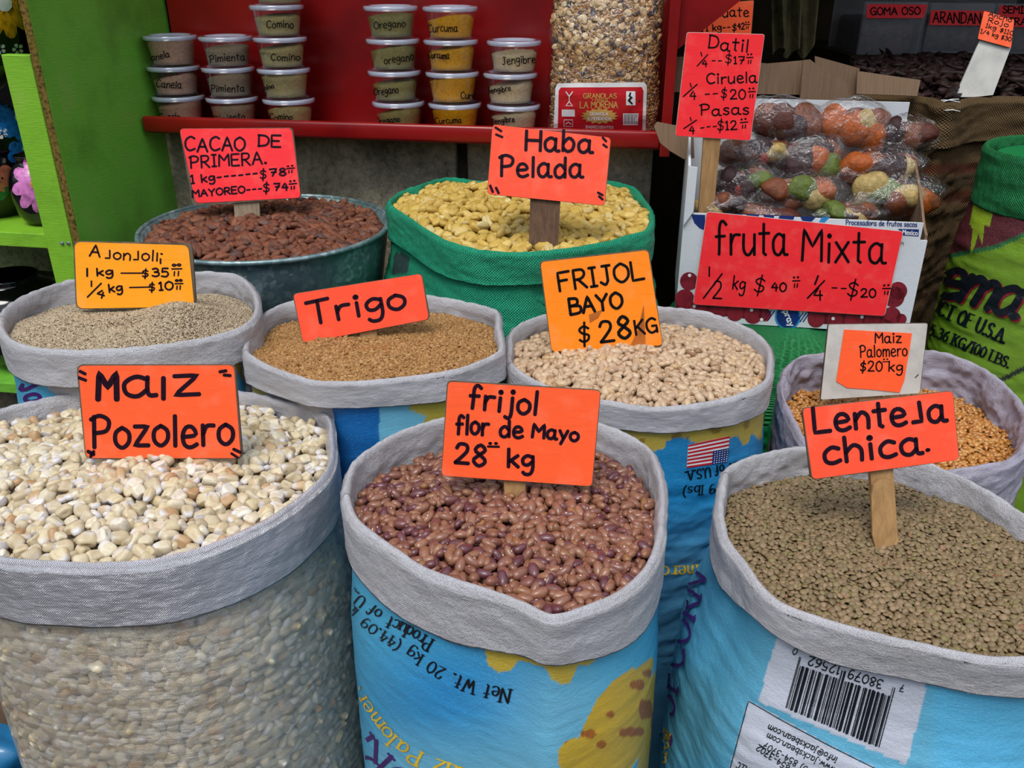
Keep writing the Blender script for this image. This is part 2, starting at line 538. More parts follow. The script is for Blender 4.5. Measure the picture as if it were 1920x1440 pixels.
MAT['film'] = film_mat('clear_woven_film', 0.08, 0.42, base=(1.0, 0.94, 0.84, 1))
MAT['film_cuff'] = film_mat('double_clear_woven_film', 0.80, 0.97, base=(0.42, 0.41, 0.46, 1), rough=0.24, f0=0.10)
MAT['cup'] = clear_mat('clear_cup_plastic', haze=0.008, rough=0.08, amt=0.6)
MAT['lid'] = clear_mat('frosted_lid_plastic', haze=0.50, rough=0.16, hazec=(0.52, 0.57, 0.74, 1), amt=2.5)
MAT['cello'] = clear_mat('cellophane', haze=0.002, rough=0.03, amt=1.0, bump=0.010, f0=0.085)
MAT['acrylic'] = clear_mat('acrylic_panel', haze=0.06, rough=0.05, amt=1.0)
MAT['gloss_black'] = plain('black_lacquer', rgb(8, 8, 10), 0.10, 0.6, var=0.1, bump=0.0)

# ------------------------------------------------------------------ a small stroke alphabet (cap height 10, ~ marks a smooth stroke)
GL = {
'A': '7|0 0 3.5 10 7 0|1.3 3.8 5.8 3.8', 'B': '6|0 0 0 10|~0 10 4.6 9.3 4.4 6 0 5.3|~0 5.3 6 4.6 5.8 0.8 0 0',
'C': '6.8|~6.6 8.6 4 10 0.8 7.8 0.4 3.2 3 0.1 6.8 1.4', 'D': '6.6|0.4 0 0.4 10|~0 10 4.8 9.2 6.6 5.4 5 1.2 0 0',
'E': '5.6|5.6 10 0 10 0 0 5.6 0|0 5.2 4.6 5.2', 'F': '5.6|5.6 10 0 9.8 0 0|0 5.4 4.2 5.6', 'G': '7|~6.6 8.6 4 10 0.6 7.6 0.4 3 3 0 6.6 1.4|3.8 4.6 6.8 4.6 6.8 0',
'H': '6.6|0 10 0 0|6.4 10 6.4 0|0 5.2 6.4 5.2', 'I': '3.6|1.8 10 1.8 0|0.2 10 3.4 10|0.2 0 3.4 0', '1': '2.6|1.4 10 1.4 0|0 8.3 1.4 10|0 0 2.6 0',
'J': '5.4|1.4 10 5.4 10|3.6 10 3.6 2|~3.6 2 2.2 0 0 1.6', 'K': '6|0 10 0 0|5.6 10 0.4 4.6|1.6 5.6 6 0', 'L': '5.6|0 10 0 0 5.6 0.2',
'M': '7.6|0 0 0.4 10 3.8 4.6 7.2 10 7.4 0', 'N': '6.8|0 0 0 10 6.6 0 6.6 10', 'O': '7|~3.5 10 0.4 7.6 0.3 2.8 3.4 0 6.7 2.8 6.7 7.4 3.7 10',
'P': '6.2|0.6 0 0.6 10|~-0.6 9 2.6 10.2 5.8 8.6 5 5.4 0.6 4.6', 'Q': '7|~3.5 10 0.4 7.6 0.3 2.8 3.4 0 6.7 2.8 6.7 7.4 3.7 10|4.4 2.6 7 -0.6',
'R': '6.2|0.4 0 0.4 10|~0.4 10 4.6 9.8 5.6 7.4 3.8 5.2 0.4 4.8|2.2 5 6.2 0', 'S': '5.6|~5.2 8.6 3 10 0.4 8.2 1.4 5.8 4.4 4.6 5.4 2.2 3 0 0.2 1.2',
'T': '7|0 9.8 7 10.2|3.6 10 3.6 0', 'U': '6.4|~0 10 0.2 2.6 3.2 0 6.2 2.8 6.4 10', 'V': '6.6|0 10 3.3 0 6.6 10', 'W': '9|0 10 2.3 0 4.5 7 6.8 0 9 10',
'X': '6.4|0 10 6.4 0|6.2 10 0.2 0', 'Y': '6.6|0 10 3.3 5.2 6.6 10|3.3 5.2 3.3 0', 'Z': '6.4|0 10 6.2 10 0.2 0 6.4 0',
'a': '6.2|~4.8 5.4 2.6 6.4 0.3 4.4 0.6 1 2.8 0 4.8 2.2|~4.9 6.2 4.8 1.8 5.3 0.2 6.6 0.2', 'b': '5.4|0.3 10 0.3 0|~0.3 3.6 2.8 6.4 5 4.2 4.4 0.8 2.2 -0.2 0.3 1.6',
'c': '4.8|~4.8 5.6 2.6 6.4 0.4 4.2 0.6 1 2.6 0 5 0.9', 'd': '5.6|5.1 10 5.1 0|~5.1 4 2.8 6.4 0.4 4.2 0.7 0.8 2.9 -0.1 5.1 2',
'e': '5.4|~0.5 3.2 4.9 3.8 3.8 6.2 1.6 6.2 0.3 3.8 0.9 0.8 3 -0.1 5.4 0.9', 'f': '4.6|~4.6 9 2.8 10.2 1.6 8.4 1.6 4 1.5 0|0 5.4 4 5.6',
'g': '5.2|~4.8 5.6 2.4 6.5 0.3 4.6 0.8 2 2.8 1.7 4.8 3.6|~4.9 6.2 4.9 0 3.8 -3 1.6 -3.3 0.4 -2.2', 'h': '5.4|0.3 10 0.3 0|~0.3 3.6 2.8 6.4 5 4.6 5 0',
'i': '1.8|0.9 6.2 0.9 0|~0.9 9 0.5 8.6 0.9 8.2 1.3 8.6 0.9 9', 'j': '3.4|~2.6 6.2 2.6 -0.6 1.6 -2.6 0 -2|~2.6 9 2.2 8.6 2.6 8.2 3 8.6 2.6 9', 'k': '4.8|0.3 10 0.3 0|4.6 6.4 0.4 2.8|1.4 3.6 4.8 0',
'l': '1.4|0.7 10 0.7 0', 'm': '7.6|0.3 6.2 0.3 0|~0.3 3.8 2.2 6.3 3.8 4.6 3.8 0|~3.8 3.8 5.6 6.3 7.3 4.6 7.3 0', 'n': '5.2|0.3 6.2 0.3 0|~0.3 3.4 2.6 6.4 4.8 4.6 4.8 0',
'o': '5.4|~2.8 6.4 0.4 4.8 0.4 1.6 2.7 0 5 1.8 5 4.8 2.6 6.4', 'p': '5.4|0.4 6.2 0.4 -3.4|~0.4 4 2.8 6.4 5 4.4 4.4 0.8 2.2 0 0.4 1.6', 'q': '5.4|5 6.2 5 -3.4|~5 4 2.8 6.4 0.4 4.2 0.7 0.8 2.9 0 5 2',
'r': '4.2|0.4 6.2 0.5 0|~0.4 3.2 1.8 5.8 4.4 6', 's': '4.2|~4 5.6 2.2 6.4 0.4 5 1.6 3.6 3.6 2.6 3.8 0.8 2 -0.1 0.1 0.8', 't': '4.4|2 9.4 2 0.6 3 0|0 6.4 4.4 6.6',
'u': '5.4|~0.2 6.2 0.3 1.4 2.4 -0.1 4.8 2.2|5 6.2 5 0', 'v': '5|0 6.2 2.5 0 5 6.2', 'w': '7|0 6.2 1.8 0 3.5 4.8 5.2 0 7 6.2', 'x': '5|0 6.2 5 0|4.8 6.4 0 -0.2', 'y': '5.2|0 6.2 2.6 1|5.2 6.4 1.2 -3.4',
'z': '5|0 6.2 4.8 6.2 0 0 5 0', '0': '5.6|~2.9 10 0.4 7.4 0.3 2.6 2.7 0 5.2 2.6 5.3 7.4 2.7 10', '2': '5.8|~0.4 7.6 1.6 9.8 4.4 9.4 4.8 6.6 2.6 3.2 0.2 0.3|0.2 0.3 5.8 0.4',
'3': '5.2|~0.4 9 3 10 4.6 8 3.8 6 1.8 5.4|~1.8 5.4 4.8 4.8 5 1.6 2.6 0 0.2 1', '4': '5.6|3.2 9.6 0.2 4 5.6 4|4.2 7.6 4.2 0', '5': '5.4|5 10 1 10 0.7 5.6|~0.7 5.6 3.6 6.2 5.2 3.4 3.6 0.2 0.2 0.8',
'6': '5.4|~4.6 9.8 1.6 7.4 0.3 3.2 2.4 0 5 1.8 4.6 4.8 2.2 5.4 0.5 3.6', '7': '5.4|0 9.8 5.4 10 2 0|1.4 5.2 5 5.4', '8': '5.4|~2.7 5.4 0.6 7.4 2.6 10 4.8 7.8 2.7 5.4 0.2 2.6 2.6 0 5.2 2.4 2.7 5.4',
'9': '5.4|~4.8 8.6 2.4 10 0.4 7.6 1 5 3.4 4.8 4.8 7.2|~4.9 8.4 5 4 3.4 0.2 1 0.2', '$': '5.2|~4.9 7 2.8 8.4 0.6 6.8 2 4.8 4.6 3.6 4 1.2 1.8 0.6 0.2 1.8|3.4 10.4 2.0 -1.8',
'.': '1.6|~0.8 0.9 0.4 0.5 0.8 0.1 1.2 0.5 0.8 0.9', '-': '4.6|0.6 4 4 4.1', '_': '8|0 3.6 8 3.8', '/': '5|5 9.6 0 -0.6', '(': '3|~2.6 11 0.8 8 0.8 2 2.6 -1.4', ')': '3|~0.4 11 2.2 8 2.2 2 0.4 -1.4', '@': '9|~6 4 4 5.8 2.6 3.6 4 2 6 3.4 6.4 6 6 2 8 2.6 8.6 6 5.4 9 1.6 7.4 0.6 3 3 -0.6 6.6 -0.8',
' ': '4.6|', '!': '1.4|0.7 7.4 0.7 0',   # ! : an undotted handwritten stroke (small capital I)
'^': '5|~1 10 0.6 9.6 1 9.2 1.4 9.6 1 10|~3.6 10.2 3.2 9.8 3.6 9.4 4 9.8 3.6 10.2|0 6.6 5 6.8|1.4 4 1.2 1|3.4 4.2 3 1',   # the cents mark: dots, bar, two ticks
'`': '5|~1 10 0.6 9.6 1 9.2 1.4 9.6 1 10|~3.6 10.2 3.2 9.8 3.6 9.4 4 9.8 3.6 10.2|0 6.6 5 6.8',
'"': '3|0.8 4 -0.2 0|3 4.4 2 0.4', "'": '4|0 4 2 3.2|1 1.4 3 0.6',
';': '4.6|3.4 8.4 3.8 0.8 0.6 0.6',   # a small capital J with a foot to the left
'*': '5|~1.2 10.4 0.3 9.6 1.2 8.8 2.1 9.6 1.2 10.4|~3.6 10.6 2.7 9.8 3.6 9 4.5 9.8 3.6 10.6|0 6.6 5 6.8|1.4 4.6 1.2 1.2|3.4 4.8 3.2 1.2',
}
_gc = {}
def glyph(ch):
    if ch not in _gc:
        f = GL[ch].split('|')
        st = []
        for s in f[1:]:
            if not s: continue
            sm = s[0] == '~'
            a = np.array([float(x) for x in s.lstrip('~').split()]).reshape(-1, 2)
            if sm and len(a) > 2:
                cl = np.allclose(a[0], a[-1])
                a = spline(a[:-1], 26, True) if cl else spline(a, 22)
                if cl: a = np.vstack([a, a[:1]])
            else:
                out = [a[:1]]
                for i in range(len(a) - 1):
                    k = max(2, int(np.linalg.norm(a[i + 1] - a[i]) / 1.2))
                    out.append(a[i] + (a[i + 1] - a[i]) * np.linspace(0, 1, k + 1)[1:, None])
                a = np.vstack(out)
            st.append((a, sm))
        _gc[ch] = (float(f[0]), st)
    return _gc[ch]

def text_strokes(s, x0, y0, x1, y1, h, w, space=1.7, slant=0.0, jit=0.0, serif=False, contrast=1.0, seed=1):
    """strokes [(N x 2 pixel points, widths)] of a line written from (x0, y0) to (x1, y1), cap height h, pen width w"""
    rng = np.random.default_rng(seed + len(s))
    adv, x = [], 0.0
    for ch in s:
        adv.append(x); x += glyph(ch)[0] + (space if ch != ' ' else 0)
    tot = x - (space if s[-1] != ' ' else 0)
    d = np.array([x1 - x0, y1 - y0], float); L = np.linalg.norm(d); d /= L
    up = np.array([d[1], -d[0]])
    sx, sy = L / tot, h / 10.0
    out = []
    for ch, a in zip(s, adv):
        jy = rng.normal() * jit * h; js = 1 + rng.normal() * jit
        for P, sm in glyph(ch)[1]:
            q = P * [1, js]
            X = (q[:, 0] + a + q[:, 1] * slant) * sx; Y = q[:, 1] * sy + jy
            pts = np.array([x0, y0]) + X[:, None] * d + Y[:, None] * up
            T = np.gradient(np.stack([X, Y], 1), axis=0); T /= np.linalg.norm(T, axis=1)[:, None] + 1e-9
            ww = w * (contrast + (1 - contrast) * np.abs(T[:, 1]))
            out.append((pts, ww))
            if serif and not sm:
                for e, t in ((0, T[0]), (-1, T[-1])):
                    if abs(t[1]) > 0.8:
                        c = pts[e]
                        out.append((np.array([c - d * w * 1.0, c, c + d * w * 1.0]), np.full(3, w * 0.42)))
    return out

def ribbons(strokes, M, lift=0.0006):
    """flat ribbons for the strokes, placed by M(points) -> (points3d, normals)"""
    Vs, Fs, n = [], [], 0
    for P, w in strokes:
        w = np.broadcast_to(w, (len(P),))
        T = np.gradient(P, axis=0); T /= np.linalg.norm(T, axis=1)[:, None] + 1e-9
        N = np.stack([-T[:, 1], T[:, 0]], 1)
        A = P + N * w[:, None] / 2; B = P - N * w[:, None] / 2
        k = len(P)
        V = np.vstack([A, B]); F = [[i, i + 1, i + 1 + k, i + k] for i in range(k - 1)]
        for e, s in ((0, -1), (-1, 1)):
            c = P[e]; b0 = len(V)
            an = np.linspace(-math.pi / 2, math.pi / 2, 6)
            cap = c + (w[e] / 2) * (np.cos(an)[:, None] * T[e] * s * 0.8 + np.sin(an)[:, None] * N[e])
            V = np.vstack([V, cap]); F.append([b0 + i for i in range(6)])
        Vs.append(V); Fs += [[i + n for i in f] for f in F]; n += len(V)
    V2 = np.vstack(Vs)
    P3, N3 = M(V2)
    ok = ~np.isnan(P3[:, 0])
    good = [f for f in Fs if all(ok[i] for i in f)]
    P3 = np.nan_to_num(P3 + np.nan_to_num(N3) * lift)
    V, F = [], []
    mp = {}
    for f in good:          # keep only used vertices, faces wound towards the normal
        g = []
        for i in f:
            if i not in mp:
                mp[i] = len(V); V.append(P3[i])
            g.append(mp[i])
        a, b, c = P3[f[0]], P3[f[1]], P3[f[2]]
        if np.dot(np.cross(b - a, c - a), np.nan_to_num(N3[f[0]])) < 0: g = g[::-1]
        F.append(g)
    return np.array(V) if V else np.zeros((0, 3)), F

def plane_map(P, n):
    return lambda q: (on_plane(q, P, n), np.tile(n, (len(q), 1)))

def bvh_map(bvh, maxd=6.0):
    def f(q):
        D = ray(q); D /= np.linalg.norm(D, axis=1)[:, None]
        P = np.full((len(q), 3), np.nan); N = np.zeros((len(q), 3))
        for i, d in enumerate(D):
            h = bvh.ray_cast(Vector(CAM), Vector(d), maxd)
            if h[0] is not None:
                nn = np.array(h[1])
                if nn @ d > 0: nn = -nn
                if -(nn @ d) > 0.10:
                    P[i] = h[0]; N[i] = nn
        return P, N
    return f

def world_bvh(*objs):
    V, F, n = [], [], 0
    for o in objs:
        me = o.data
        v = np.empty(len(me.vertices) * 3, dtype=np.float32); me.vertices.foreach_get('co', v)
        v = v.reshape(-1, 3) + np.array(o['_o'] if '_o' in o else (0, 0, 0), dtype=np.float32)
        V += v.tolist(); F += [[i + n for i in p.vertices] for p in me.polygons]; n += len(v)
    return BVHTree.FromPolygons(V, F)

def patch_vf(poly, M, step, lift=0.0004):
    """a filled printed patch: pixel polygon cut into cells and laid on a surface"""
    poly = np.asarray(poly, float)
    lo, hi = poly.min(0), poly.max(0)
    nx = max(2, int((hi[0] - lo[0]) / step) + 1); ny = max(2, int((hi[1] - lo[1]) / step) + 1)
    bm = bmesh.new()
    vs = [bm.verts.new((p[0], p[1], 0)) for p in poly]
    bm.faces.new(vs)
    for ax, n_ in ((0, nx), (1, ny)):
        for t in np.linspace(lo[ax], hi[ax], n_ + 1)[1:-1]:
            co = [0, 0, 0]; no = [0, 0, 0]; co[ax] = t; no[ax] = 1
            bmesh.ops.bisect_plane(bm, geom=list(bm.verts) + list(bm.edges) + list(bm.faces), plane_co=co, plane_no=no, dist=1e-5)
    bm.verts.index_update()
    V2 = np.array([v.co[:2] for v in bm.verts]); Fs = [[v.index for v in f.verts] for f in bm.faces]
    bm.free()
    P3, N3 = M(V2)
    ok = ~np.isnan(P3[:, 0])
    P3 = P3 + N3 * lift
    P3[~ok] = np.nan
    F = []
    for f in Fs:
        if all(ok[i] for i in f):
            a, b, c = P3[f[0]], P3[f[1]], P3[f[2]]
            F.append(f[::-1] if np.dot(np.cross(b - a, c - a), N3[f[0]]) < 0 else f)
    used = sorted({i for f in F for i in f}); mp = {u: i for i, u in enumerate(used)}
    return P3[used], [[mp[i] for i in f] for f in F]

# ------------------------------------------------------------------ grains
def ico(sub):
    bm = bmesh.new()
    bmesh.ops.create_icosphere(bm, subdivisions=sub, radius=1.0)
    V = np.array([v.co[:] for v in bm.verts]); F = np.array([[v.index for v in f.verts] for f in bm.faces])
    bm.free()
    return V, F
ICO = {k: ico(k) for k in (1, 2, 3)}

# kind: semi axes (m), subdivision
KIND = {
    'hominy': (0.0108, 0.0096, 0.0064, 3), 'cacao': (0.0150, 0.0084, 0.0062, 3), 'haba': (0.0142, 0.0092, 0.0074, 3),
    'bayo': (0.0092, 0.0064, 0.0054, 3), 'mayo': (0.0099, 0.0063, 0.0053, 3), 'popcorn': (0.0066, 0.0050, 0.0038, 2),
    'lentil': (0.0041, 0.0040, 0.0019, 1), 'wheat': (0.0058, 0.0029, 0.0025, 1), 'sesame': (0.0029, 0.0019, 0.0011, 1),
}

def grain_shape(kind, rng, sub=None):
    a, b, c, s = KIND[kind]
    P, F = ICO[sub or s]
    x, y, z = P.T.copy()
    gc = P.copy()
    w = Waves(int(rng.integers(1e6)), 3, 0.9, 2.2, 8)(P)
    if kind in ('bayo', 'mayo'):
        k = rng.uniform(0.12, 0.30)
        y = y * (1 - 0.10 * x) - k * (1 - x * x) * np.exp(-((y - 1) / 0.9) ** 2) * 0.9
        sup = lambda t, e: np.sign(t) * np.abs(t) ** e
        x = sup(x, 0.88)
        m = 1 + 0.03 * w
        x, y, z = x * m, y * m, z * m
    elif kind == 'hominy':
        sup = lambda t, e: np.sign(t) * np.abs(t) ** e
        ln = rng.uniform(0.85, 1.15); wd = rng.uniform(0.85, 1.12)
        x, y, z = sup(x, 0.70), sup(y, 0.66), sup(z, 0.72)
        tp = 0.62 + 0.38 * np.clip((x + 0.9) / 1.1, 0, 1) ** 0.8
        y = y * tp * wd; z = z * (0.72 + 0.28 * np.clip((x + 1) / 1.2, 0, 1))
        x = x * ln
        x = x - 0.32 * np.exp(-(y / 0.45) ** 2 - (z / 0.5) ** 2) * (x > 0.2)
        z = z - 0.34 * np.exp(-((x + 0.1) / 0.6) ** 2 - (y / 0.32) ** 2) * (z > 0.1)
        if rng.random() < 0.6:                        # chipped tip
            cut = rng.uniform(-0.75, -0.25)
            x = np.where(x < cut, cut + 0.10 * w, x)
        m = 1 + 0.10 * w
        x, y, z = x * m, y * m, z * m
    elif kind == 'cacao':
        m = 1 + 0.08 * w
        y = y * (1 - 0.22 * x) * m; z = z * m; x = np.sign(x) * np.abs(x) ** 0.92 * m
    elif kind == 'haba':
        sup = lambda t, e: np.sign(t) * np.abs(t) ** e
        x, y = sup(x, 0.85), sup(y, 0.85)
        g = np.exp(-(y / 0.16) ** 2)
        z = np.where(z > 0, z * (1 - 0.42 * g), z * 0.85) + 0.08 * x * x
        y = y * (1 - 0.12 * x) + rng.uniform(-0.2, 0.2) * x * x
        m = 1 + 0.05 * w
        x, y, z = x * m, y * m, z * m
    elif kind == 'popcorn':
        tp = 0.45 + 0.55 * np.clip((x + 1) / 1.3, 0, 1)
        y = y * tp; z = z * tp; x = x * (1 + 0.05 * w)
    elif kind == 'lentil':
        r2 = np.clip(x * x + y * y, 0, 1)
        z = np.sign(z) * np.maximum(np.abs(z), 0.0) ** 1.4
    elif kind == 'wheat':
        z = z - 0.35 * np.exp(-(y / 0.35) ** 2) * (z > 0)
    elif kind == 'sesame':
        y = y * (0.55 + 0.45 * (x + 1) / 2)
    return np.stack([x * a, y * b, z * c], 1), F, gc

def rot_from(yaw, sx, sy, perm):
    """columns are the grain's x, y, z axes in the world"""
    n = np.stack([-sx, -sy, np.ones_like(sx)], 1); n /= np.linalg.norm(n, axis=1)[:, None]
    e = np.stack([np.cos(yaw), np.sin(yaw), np.cos(yaw) * sx + np.sin(yaw) * sy], 1); e /= np.linalg.norm(e, axis=1)[:, None]
    f = np.cross(n, e)
    Rm = np.empty((len(yaw), 3, 3))
    # perm 0: flat (z up), 1: flat upside down, 2: on its edge (y up), 3: on its end (x up)
    X, Y, Z = e.copy(), f.copy(), n.copy()
    m = perm == 1; Y[m], Z[m] = -f[m], -n[m]
    m = perm == 2; Y[m], Z[m] = n[m], -f[m]
    m = perm == 3; X[m], Z[m] = n[m], -e[m]
    Rm[:, :, 0], Rm[:, :, 1], Rm[:, :, 2] = X, Y, Z
    return Rm

def deposit(kind, mask, target, x0, y0, g, seed, nmax=6000, edge=(0.62, 0.2, 0.15, 0.03), q=0.82, deep=1.5, stop=0.25):
    """let grains fall one by one into the hollows of a heap: heights on a grid of cell g; returns poses and each cell's top grain"""
    rng = np.random.default_rng(seed)
    a0, b0, c0, _ = KIND[kind]
    ny, nx = mask.shape
    H = target - deep * (b0 + c0) + rng.random((ny, nx)) * 0.3 * c0
    ID = -np.ones((ny, nx), int)
    cells = np.argwhere(mask)
    rad = int(a0 * 1.25 / g) + 1
    wy, wx = np.mgrid[-rad:rad + 1, -rad:rad + 1] * g
    pose = []
    miss = 0
    for i in range(nmax):
        cand = cells[rng.integers(0, len(cells), 48)]
        D = target[cand[:, 0], cand[:, 1]] - H[cand[:, 0], cand[:, 1]]
        j = int(np.argmax(D))
        if D[j] < stop * c0:
            miss += 1
            if miss > 25: break
            continue
        cy, cx = cand[j]
        y_a, y_b = max(cy - rad, 0), min(cy + rad + 1, ny); x_a, x_b = max(cx - rad, 0), min(cx + rad + 1, nx)
        s = (slice(y_a - cy + rad, y_b - cy + rad), slice(x_a - cx + rad, x_b - cx + rad))
        dx, dy = wx[s], wy[s]
        sc = rng.uniform(0.78, 1.18)
        perm = int(rng.choice(4, p=np.array(edge) / sum(edge)))
        ax = {0: (a0, b0, c0), 1: (a0, b0, c0), 2: (a0, c0, b0), 3: (c0, b0, a0)}[perm]
        ax = tuple(v * sc for v in ax)
        yaw = rng.uniform(0, 6.283)
        u = dx * math.cos(yaw) + dy * math.sin(yaw); v = -dx * math.sin(yaw) + dy * math.cos(yaw)
        r2 = (u / ax[0]) ** 2 + (v / ax[1]) ** 2
        inn = r2 < 1
        if inn.sum() < 4: continue
        h = H[y_a:y_b, x_a:x_b]
        hi = h[inn]; di, dj = dx[inn], dy[inn]
        sx = float(np.clip(((di - di.mean()) * (hi - hi.mean())).sum() / ((di - di.mean()) ** 2).sum(), -0.65, 0.65)) * 0.8 + rng.normal() * 0.12
        sy = float(np.clip(((dj - dj.mean()) * (hi - hi.mean())).sum() / ((dj - dj.mean()) ** 2).sum(), -0.65, 0.65)) * 0.8 + rng.normal() * 0.12
        dome = ax[2] * np.sqrt(1 - r2[inn])
        pl = sx * di + sy * dj
        z0 = float(np.quantile(hi - pl + dome, q))
        z0 = min(z0, target[cy, cx] + 0.9 * c0)
        top = z0 + pl + dome
        up = top > hi
        hh = h[inn]; hh[up] = top[up]; h[inn] = hh
        idw = ID[y_a:y_b, x_a:x_b]; ii = idw[inn]; ii[up] = len(pose); idw[inn] = ii
        pose.append((x0 + cx * g, y0 + cy * g, z0, yaw, sx, sy, perm, sc))
    return np.array(pose), ID, H

def merged(kind, pose, Rm, rng, nvar=6, sub=None, var=None):
    shapes = [grain_shape(kind, rng, sub) for _ in range(nvar)]
    Vs, Fs, G, Q = [], [], [], []
    n = 0
    which = rng.integers(0, nvar, len(pose))
    rnd = rng.random(len(pose))
    for k in range(nvar):
        m = which == k
        if not m.any(): continue
        V, F, gc = shapes[k]
        W = np.einsum('nij,vj->nvi', Rm[m], V) * pose[m, 7][:, None, None] + pose[m][:, None, :3]
        cnt = int(m.sum()); nv = len(V)
        Vs.append(W.reshape(-1, 3)); Fs.append((F[None] + (np.arange(cnt) * nv)[:, None, None]).reshape(-1, 3) + n)
        G.append(np.tile(gc, (cnt, 1))); Q.append(np.repeat(rnd[m], nv)); n += cnt * nv
    return np.concatenate(Vs), np.concatenate(Fs), np.concatenate(G), np.concatenate(Q)

OCC = []          # sack rims and signs already built: what may hide a grain

def pile(kind, mat, poly, height, seed, name, label, cat, group, stuff_name, stuff_label, blockers, g=None, keep=300, edge=None, extra=None, nmax=5000, clip=None):
    """a heap inside the polygon poly (xy); height(x, y) -> z; the grains that show largest are things, the rest one object"""
    rng = np.random.default_rng(seed)
    a0 = KIND[kind][0]
    g = g or a0 / 5.0
    poly = np.asarray(poly)[:, :2]
    lo, hi = poly.min(0), poly.max(0)
    xs = np.arange(lo[0], hi[0], g); ys = np.arange(lo[1], hi[1], g)
    X, Y = np.meshgrid(xs, ys)
    Q = np.stack([X.ravel(), Y.ravel()], 1)
    ins = in_poly(Q, poly)
    T = height(Q[:, 0], Q[:, 1])
    if clip is not None: ins &= clip(Q[:, 0], Q[:, 1])
    mask = ins.reshape(X.shape); T = T.reshape(X.shape)
    kw = {} if edge is None else dict(edge=edge)
    pose, ID, H = deposit(kind, mask, T, lo[0], lo[1], g, seed, nmax=nmax, **kw)
    Rm = rot_from(pose[:, 3], pose[:, 4], pose[:, 5], pose[:, 6])
    # base under the grains
    s = max(1, int(0.006 / g))
    bx, by = X[::s, ::s], Y[::s, ::s]; bz = T[::s, ::s] - 1.2 * KIND[kind][2] - 0.002
    Vb = np.stack([bx, by, bz], -1).reshape(-1, 3); Fb = grid_faces(*bx.shape)
    grow = in_poly(Vb[:, :2], poly)
    Fb = Fb[grow[Fb].all(axis=1)]
    # what shows
    area = np.bincount(ID[ID >= 0], minlength=len(pose)).astype(float)
    d2 = ((pose[:, :3] - CAM) ** 2).sum(1)
    score = area / d2
    vis = []
    a_min = 0.18 * math.pi * KIND[kind][0] * KIND[kind][1] / g ** 2
    px = pix(pose[:, :3])
    for i in np.argsort(-score):
        if area[i] < a_min or len(vis) >= keep: break
        if not (-8 < px[i, 0] < 1928 and -8 < px[i, 1] < 1448): continue
        P = Vector(pose[i, :3] + [0, 0, KIND[kind][2] * 0.7])
        d = P - Vector(CAM); L = d.length
        if blockers is not None and blockers.ray_cast(Vector(CAM), d.normalized(), L - 0.003)[0] is not None: continue
        vis.append(i)
    vis = np.array(vis, int)
    rest = np.ones(len(pose), bool); rest[vis] = False
    protos = []
    for k in range(8):
        V, F, gc = grain_shape(kind, rng)
        me = bpy.data.meshes.new(name)
        o = mk(name, V, F, mat, attrs={'gc': gc, 'rnd': np.zeros(len(V))})
        protos.append(o)
    for j, i in enumerate(vis):
        src = protos[j % 8]
        o = src if j < 8 else src.copy()
        if j >= 8: COL.objects.link(o)
        M4 = np.eye(4); M4[:3, :3] = Rm[i] * pose[i, 7]; M4[:3, 3] = pose[i, :3]
        o.matrix_world = Matrix(M4.tolist())
        tag(o, label, cat, group)
    for k in range(len(vis), 8):
        bpy.data.objects.remove(protos[k])
    pr, Rr = pose[rest], Rm[rest]
    if extra is not None:
        pr = np.vstack([pr, extra[0]]); Rr = np.concatenate([Rr, extra[1]])
    V, F, G, Qr = merged(kind, pr, Rr, rng, sub=min(2, KIND[kind][3]))
    n = len(V)
    F4 = np.concatenate([Fb[:, [0, 1, 2]], Fb[:, [0, 2, 3]]]) + n
    o = mk(stuff_name, np.vstack([V, Vb]), np.concatenate([F, F4]), mat,
           attrs={'gc': np.vstack([G, np.zeros((len(Vb), 3))]), 'rnd': np.concatenate([Qr, np.full(len(Vb), 0.4)])})
    tag(o, stuff_label, cat, None, 'stuff')
    print('PILE', name, 'grains', len(pose), 'things', len(vis))
    return o

